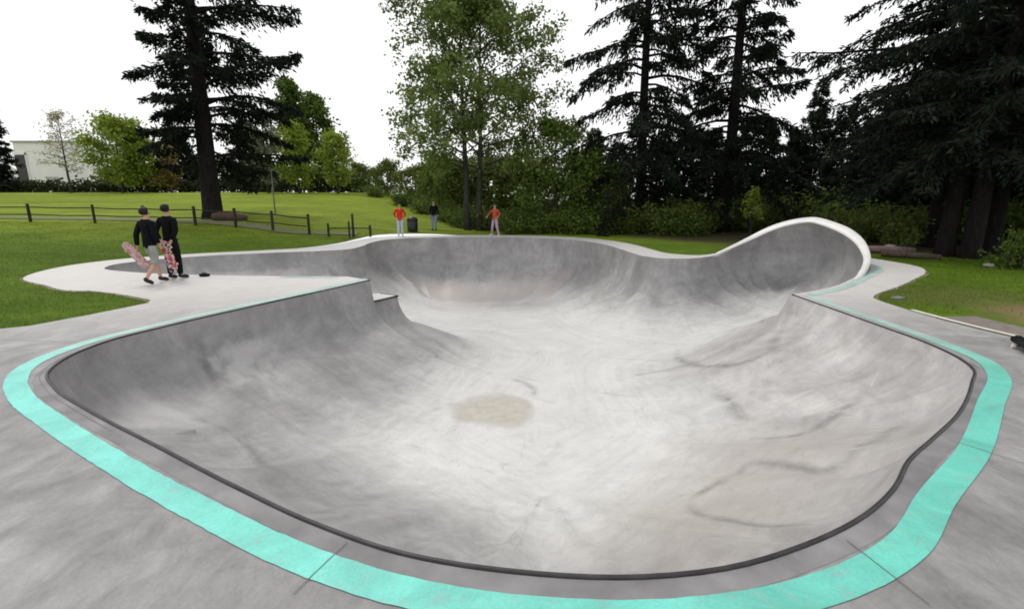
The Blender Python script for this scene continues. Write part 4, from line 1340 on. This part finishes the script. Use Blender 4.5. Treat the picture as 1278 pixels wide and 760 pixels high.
# ------------------------------------------------------------------ skateboards
def skateboard(label, loc, mat, rot=None, group=None):
    root = empty('skateboard', loc); tag(root, label, 'skateboard', group)
    v, f = [], []
    nx, ny = 22, 6
    for i in range(nx + 1):
        s = -1 + 2 * i / nx
        x = s * .40
        wv = .102 * (1 - max(0, (abs(s) - .72) / .28) ** 2.2) ** .5 if abs(s) > .72 else .102
        wv = max(wv, .012)
        kz = .055 * (max(0, abs(s) - .66) / .34) ** 1.4
        for j in range(ny + 1):
            q = -1 + 2 * j / ny
            v.append((x, q * wv, kz + .006 * q * q))
    for i in range(nx):
        for j in range(ny):
            a = i * (ny + 1) + j
            f.append((a, a + ny + 1, a + ny + 2, a + 1))
    me_ = bpy.data.meshes.new('board'); me_.from_pydata(v, [], f); me_.update()
    bm = bmesh.new(); bm.from_mesh(me_)
    bmesh.ops.solidify(bm, geom=bm.faces[:], thickness=.012)
    bm.to_mesh(me_); bm.free()
    link('board', me_, mat, root, True)
    for sx in (-1, 1):
        m_ = MB(); m_.box((sx * .21, 0, -.035), (.06, .05, .04), 0, .8); m_.tube([(sx * .21, -.10, -.05), (sx * .21, .10, -.05)], .012, 8)
        m_.build('truck', M['truck'], root)
        for sy in (-1, 1):
            m_ = MB(); m_.tube([(sx * .21, sy * .075, -.055), (sx * .21, sy * .11, -.055)], .027, 12); m_.build('wheel', M['wheel'], root, False)
    if rot is not None:
        root.rotation_mode = 'XYZ'; root.rotation_euler = rot
    return root


# ------------------------------------------------------------------ people
def skin_mesh(name, nodes, edges, root, levels=2):
    """nodes: name -> (pos, radius); grows one continuous surface"""
    keys = list(nodes)
    me_ = bpy.data.meshes.new(name + '_sk')
    me_.from_pydata([nodes[k][0] for k in keys], [(keys.index(a), keys.index(b)) for a, b in edges], [])
    me_.update()
    o = bpy.data.objects.new(name + '_tmp', me_)
    COL.objects.link(o)
    sk = o.modifiers.new('s', 'SKIN'); sk.use_smooth_shade = True
    sk.branch_smoothing = .4
    ss = o.modifiers.new('ss', 'SUBSURF'); ss.levels = levels; ss.render_levels = levels
    for i, k in enumerate(keys):
        d = me_.skin_vertices[0].data[i]
        r = nodes[k][1]
        d.radius = r if isinstance(r, tuple) else (r, r)
        d.use_root = (k == root)
    bpy.context.view_layer.update()
    dg = bpy.context.evaluated_depsgraph_get()
    res = bpy.data.meshes.new_from_object(o.evaluated_get(dg))
    res.name = name
    bpy.data.objects.remove(o)
    bpy.data.meshes.remove(me_)
    return res


def person(label, loc, rz, h, pose, top_mat, leg_mat, shoe_mat, short=False, hair_mat=None, cap=False):
    """pose: joint overrides in metres for a 1.75 m figure facing +Y"""
    J = dict(pelvis=(0, 0, .95), waist=(0, 0, 1.10), chest=(0, .005, 1.30), upper=(0, 0, 1.43), neck=(0, 0, 1.51), jaw=(0, .015, 1.575), head=(0, .005, 1.65), crownj=(0, -.005, 1.715))
    for s, q in ((-1, 'l'), (1, 'r')):
        J['sh' + q] = (s * .17, 0, 1.42); J['el' + q] = (s * .23, -.03, 1.14); J['wr' + q] = (s * .235, .04, .90)
        J['hip' + q] = (s * .09, 0, .91); J['kn' + q] = (s * .10, .02, .50); J['an' + q] = (s * .10, -.02, .09); J['to' + q] = (s * .12, .16, .035)
    J.update(pose)
    k = h / 1.75
    S = lambda p: (p[0] * k, p[1] * k, p[2] * k)
    Vv = lambda n_: Vector(J[n_])
    R_ = dict(pelvis=(.135, .10), waist=(.12, .09), chest=(.145, .10), upper=(.11, .08), neck=.052, jaw=.066, head=(.08, .095), crownj=.06)
    nodes = {}
    for n_ in ('pelvis', 'waist', 'chest', 'upper', 'neck', 'jaw', 'head', 'crownj'):
        r = R_[n_]; nodes[n_] = (S(J[n_]), tuple(a * k for a in r) if isinstance(r, tuple) else r * k)
    ed = [('pelvis', 'waist'), ('waist', 'chest'), ('chest', 'upper'), ('upper', 'neck'), ('neck', 'jaw'), ('jaw', 'head'), ('head', 'crownj')]
    nose = Vv('jaw') * .55 + Vv('head') * .45 + Vector((0, .105, 0))
    nodes['nose'] = (S(nose), .014 * k); ed.append(('jaw', 'nose'))
    for s, q in ((-1, 'l'), (1, 'r')):
        ear = Vv('head') + Vector((s * .088, -.005, -.02)); nodes['ear' + q] = (S(ear), .016 * k); ed.append(('head', 'ear' + q))
        for n_, r in (('sh', .06), ('el', .042), ('wr', .028), ('hip', .085), ('kn', .055), ('an', .038), ('to', .034)):
            nodes[n_ + q] = (S(J[n_ + q]), r * k)
        ed += [('upper', 'sh' + q), ('sh' + q, 'el' + q), ('el' + q, 'wr' + q), ('pelvis', 'hip' + q), ('hip' + q, 'kn' + q), ('kn' + q, 'an' + q), ('an' + q, 'to' + q)]
        d = (Vv('wr' + q) - Vv('el' + q)).normalized()
        sidev = Vector((-s, .55, 0)); sidev = (sidev - d * sidev.dot(d)).normalized()
        nrm = d.cross(sidev).normalized()
        palm = Vv('wr' + q) + d * .055
        nodes['pa' + q] = (S(palm), (.032 * k, .02 * k)); ed.append(('wr' + q, 'pa' + q))
        for fi, (o_, L) in enumerate(((-.026, .062), (-.009, .075), (.009, .070), (.026, .055))):
            kn_ = palm + d * .035 + Vector((0, 1, 0)).cross(d) * 0 + nrm * o_
            mid_ = kn_ + d * L * .5 + sidev * .012
            tip = kn_ + d * L * .8 + sidev * .038
            for nn, pp_, rr in (('a', kn_, .0095), ('b', mid_, .0085), ('c', tip, .007)):
                nodes[f'f{q}{fi}{nn}'] = (S(pp_), rr * k)
            ed += [('pa' + q, f'f{q}{fi}a'), (f'f{q}{fi}a', f'f{q}{fi}b'), (f'f{q}{fi}b', f'f{q}{fi}c')]
        t1 = palm - d * .02 + nrm * -.034 + sidev * .012; t2 = t1 + d * .035 + nrm * -.012 + sidev * .018
        nodes['t' + q + 'a'] = (S(t1), .011 * k); nodes['t' + q + 'b'] = (S(t2), .009 * k)
        ed += [('pa' + q, 't' + q + 'a'), ('t' + q + 'a', 't' + q + 'b')]
    root = link('person', skin_mesh('person', nodes, ed, 'pelvis', 2), M['skin'], None, True)
    root.location = loc; root.rotation_euler = (0, 0, rz)
    tag(root, label, 'person')
    # jacket
    nd = {}
    for n_, r in (('pelvis', (.165, .125)), ('waist', (.158, .12)), ('chest', (.172, .125)), ('upper', (.13, .095))):
        nd[n_] = (S(J[n_]), (r[0] * k, r[1] * k))
    nd['hem'] = (S(Vv('pelvis') + Vector((0, 0, -.15))), (.172 * k, .135 * k))
    nd['collar'] = (S(Vv('neck') + Vector((0, -.005, .0))), .062 * k)
    e2 = [('hem', 'pelvis'), ('pelvis', 'waist'), ('waist', 'chest'), ('chest', 'upper'), ('upper', 'collar')]
    for q in 'lr':
        cu = Vv('wr' + q) * .93 + Vv('el' + q) * .07
        nd['sh' + q] = (S(J['sh' + q]), .078 * k); nd['el' + q] = (S(J['el' + q]), .062 * k); nd['cu' + q] = (S(cu), .050 * k)
        e2 += [('upper', 'sh' + q), ('sh' + q, 'el' + q), ('el' + q, 'cu' + q)]
    link('jacket', skin_mesh('jacket', nd, e2, 'waist', 2), top_mat, root, True)
    # trousers or shorts
    nd = {'pelvis': (S(Vv('pelvis') + Vector((0, 0, .05))), (.115 * k, .095 * k))}
    e2 = []
    for q in 'lr':
        nd['hip' + q] = (S(Vv('hip' + q) * .8 + Vv('kn' + q) * .2), .098 * k)
        end = Vv('kn' + q) * .8 + Vv('an' + q) * .2 if short else Vv('an' + q) + Vector((0, 0, .01))
        nd['kn' + q] = (S(Vv('kn' + q) if not short else Vv('kn' + q) * .9 + Vv('hip' + q) * .1), (.085 if short else .075) * k)
        nd['en' + q] = (S(end), (.088 if short else .066) * k)
        e2 += [('pelvis', 'hip' + q), ('hip' + q, 'kn' + q), ('kn' + q, 'en' + q)]
    link('shorts' if short else 'trousers', skin_mesh('trousers', nd, e2, 'pelvis', 2), leg_mat, root, True)
    for q in 'lr':
        a, t_ = Vv('an' + q), Vv('to' + q)
        dr_ = (t_ - a); 
        nd = {'heel': (S(a - dr_ * .18 + Vector((0, 0, -.035))), .048 * k), 'mid': (S(a + dr_ * .45 + Vector((0, 0, -.0))), .05 * k), 'toe': (S(t_ + dr_ * .12), (.048 * k, .036 * k)), 'top': (S(a + Vector((0, 0, .05))), .05 * k)}
        link('shoe', skin_mesh('shoe', nd, [('heel', 'mid'), ('mid', 'toe'), ('heel', 'top')], 'mid', 2), shoe_mat, root, True)
    # hair
    bm = bmesh.new(); bmesh.ops.create_uvsphere(bm, u_segments=18, v_segments=12, radius=1)
    hc = Vv('head') + Vector((0, -.018, .022))
    rr = random.Random(int(h * 1000))
    for v_ in list(bm.verts):
        if v_.co.y > .45 and v_.co.z < .35: v_.co = Vector((v_.co.x * .9, .35, v_.co.z))
        if v_.co.z < -.75: v_.co.z = -.75
        j = 1 + rr.uniform(-.03, .05)
        v_.co = Vector(S(hc + Vector((v_.co.x * .094 * j, v_.co.y * .110 * j, v_.co.z * .102 * j))))
    me_ = bpy.data.meshes.new('hair'); bm.to_mesh(me_); bm.free()
    link('hair', me_, hair_mat or M['hair'], root, True)
    for s in (-1, 1):
        bm = bmesh.new(); bmesh.ops.create_uvsphere(bm, u_segments=8, v_segments=6, radius=.013 * k)
        bmesh.ops.translate(bm, verts=bm.verts, vec=Vector(S(Vv('head') + Vector((s * .033, .088, -.025)))))
        me_ = bpy.data.meshes.new('eye'); bm.to_mesh(me_); bm.free(); link('eye', me_, M['eye'], root, True)
    bm = bmesh.new(); bmesh.ops.create_uvsphere(bm, u_segments=8, v_segments=6, radius=1)
    for v_ in bm.verts: v_.co = Vector(S(Vv('jaw') + Vector((v_.co.x * .024, .068 + v_.co.y * .012, -.01 + v_.co.z * .008))))
    me_ = bpy.data.meshes.new('mouth'); bm.to_mesh(me_); bm.free(); link('mouth', me_, M['brickred'], root, True)
    return root


# the two walking skaters, seen from behind, heading away to the right
person('skater seen from behind in black jacket and grey shorts carrying a pink board', (-8.56, 11.45, 0.0), -.25, 1.78,
       dict(wrl=(-.30, -.06, .86), ell=(-.27, -.07, 1.14), elr=(.24, -.05, 1.13), wrr=(.22, .06, .92), knl=(-.10, .17, .52), anl=(-.09, .22, .10), tol=(-.11, .41, .035),
            knr=(.10, -.02, .50), anr=(.11, -.30, .15), tor=(.12, -.17, .04)), M['navy'], M['shorts'], M['shoe'], short=True)
person('skater seen from behind in dark hooded jacket and black trousers holding a board behind him', (-8.52, 12.1, 0.0), -.12, 1.84,
       dict(ell=(-.25, -.10, 1.14), wrl=(-.10, -.17, .93), elr=(.25, -.08, 1.14), wrr=(.17, -.17, .92), knr=(.10, .05, .50), anr=(.10, .05, .09), tor=(.12, .24, .035)), M['black'], M['darkpants'], M['shoe'])
sk1 = skateboard('skateboard with pink and white graphic hanging from the left skater\'s hand', (-8.84, 11.34, .69), M['board_a'], (math.radians(66), math.radians(57), math.radians(22)))
sk1.scale = (.88, .88, .88)
skateboard('skateboard with red and black graphic held upright behind the right skater', (-8.42, 11.83, .60), M['board_b'], (math.radians(90), math.radians(78), math.radians(8)))
# people on the far side
person('person in bright red top and pale jeans standing on the far deck', (X(500, 26.0), 25.95, 0.0), math.pi + .2, 1.72,
       dict(ell=(-.30, -.06, 1.18), wrl=(-.18, .06, 1.0), elr=(.30, -.06, 1.18), wrr=(.18, .06, 1.0)), M['red'], M['jeans'], M['sole'])
person('person in black top and blue jeans standing on the field beyond the far deck', place(X(542, 29.0), 29.0), math.pi, 1.72, {}, M['black'], M['bluejeans'], M['shoe'])
person('person in rust red top and lilac trousers with legs apart on the far deck', (X(618, 26.4), 26.35, 0.0), math.pi - .5, 1.68,
       dict(knl=(-.17, .10, .50), anl=(-.26, .02, .09), tol=(-.32, .19, .035), knr=(.15, .06, .50), anr=(.24, -.06, .09), tor=(.29, .12, .035), elr=(.36, -.02, 1.24), wrr=(.42, .16, 1.08), ell=(-.33, .02, 1.2), wrl=(-.30, .22, 1.06)), M['brickred'], M['lilac'], M['sole'])
# skateboard on the right edge, dark bag at the pocket
skateboard('dark skateboard lying on the deck at the right edge of the picture', (6.82, 6.08, .09), M['darkpants'], (0, 0, 1.1))
bg = empty('sports_bag', (-8.05, 12.52, .0)); tag(bg, 'small black bag lying on the deck at the edge of the left pocket', 'bag')
bm = bmesh.new(); bmesh.ops.create_uvsphere(bm, u_segments=16, v_segments=10, radius=1)
for v_ in bm.verts:
    v_.co = Vector((v_.co.x * .14 * (1 + .1 * math.sin(5 * v_.co.z)), v_.co.y * .10, max(v_.co.z, -.7) * .05 + .035))
me_ = bpy.data.meshes.new('body'); bm.to_mesh(me_); bm.free(); link('body', me_, M['black'], bg, True)
m_ = MB(); m_.tube([(-.06, 0, .075), (-.03, 0, .105), (.03, 0, .105), (.06, 0, .075)], .009, 6); m_.build('handle', M['plastic'], bg, True)

# ------------------------------------------------------------------ camera, light, sky
cam = bpy.data.cameras.new('camera')
cam.sensor_width = 36.0
cam.lens = FPX / 1278 * 36
cam.clip_start = .05
cam.clip_end = 3000
co = bpy.data.objects.new('camera', cam)
co.location = (0, 0, CAM_H)
co.rotation_euler = (math.pi / 2 - PITCH, 0, 0)
COL.objects.link(co)
scene.camera = co

SUN_EL, SUN_AZ = math.radians(58), math.radians(-38)      # high veiled sun, behind and left of the scene
sun = bpy.data.lights.new('sun', 'SUN')
sun.energy = 1.3
sun.angle = math.radians(14)
sun.color = (1.0, .96, .90)
so_ = bpy.data.objects.new('sun', sun)
dvec = Vector((math.sin(SUN_AZ) * math.cos(SUN_EL), math.cos(SUN_AZ) * math.cos(SUN_EL), math.sin(SUN_EL)))
so_.rotation_euler = dvec.to_track_quat('Z', 'Y').to_euler()
COL.objects.link(so_)

wd = bpy.data.worlds.new('World')
scene.world = wd
wd.use_nodes = True
nt = wd.node_tree
for n_ in list(nt.nodes): nt.nodes.remove(n_)
wo = nt.nodes.new('ShaderNodeOutputWorld')
bgk = nt.nodes.new('ShaderNodeBackground')
sky = nt.nodes.new('ShaderNodeTexSky')
sky.sky_type = 'NISHITA'
sky.sun_disc = False
sky.sun_elevation = SUN_EL
sky.sun_rotation = SUN_AZ
sky.air_density = 1.0
sky.dust_density = 4.0
tcw = nt.nodes.new('ShaderNodeTexCoord').outputs['Generated']
cloud = ramp(nt, noise(nt, mapping(nt, tcw, (1, 1, 2.5)), 1.6, 5, .55, .4), [(.3, (10.6, 10.6, 10.8)), (.7, (12.2, 12.2, 12.2))])
skc = mix(nt, sky.outputs[0], cloud, .9)
nt.links.new(skc, bgk.inputs['Color'])
bgk.inputs['Strength'].default_value = .1
nt.links.new(bgk.outputs[0], wo.inputs['Surface'])

scene.render.engine = 'CYCLES'
scene.cycles.use_denoising = True
scene.cycles.max_bounces = 6
scene.cycles.filter_width = 1.8
scene.view_settings.view_transform = 'Standard'
scene.view_settings.look = 'None'
scene.view_settings.exposure = 0
scene.view_settings.gamma = 1
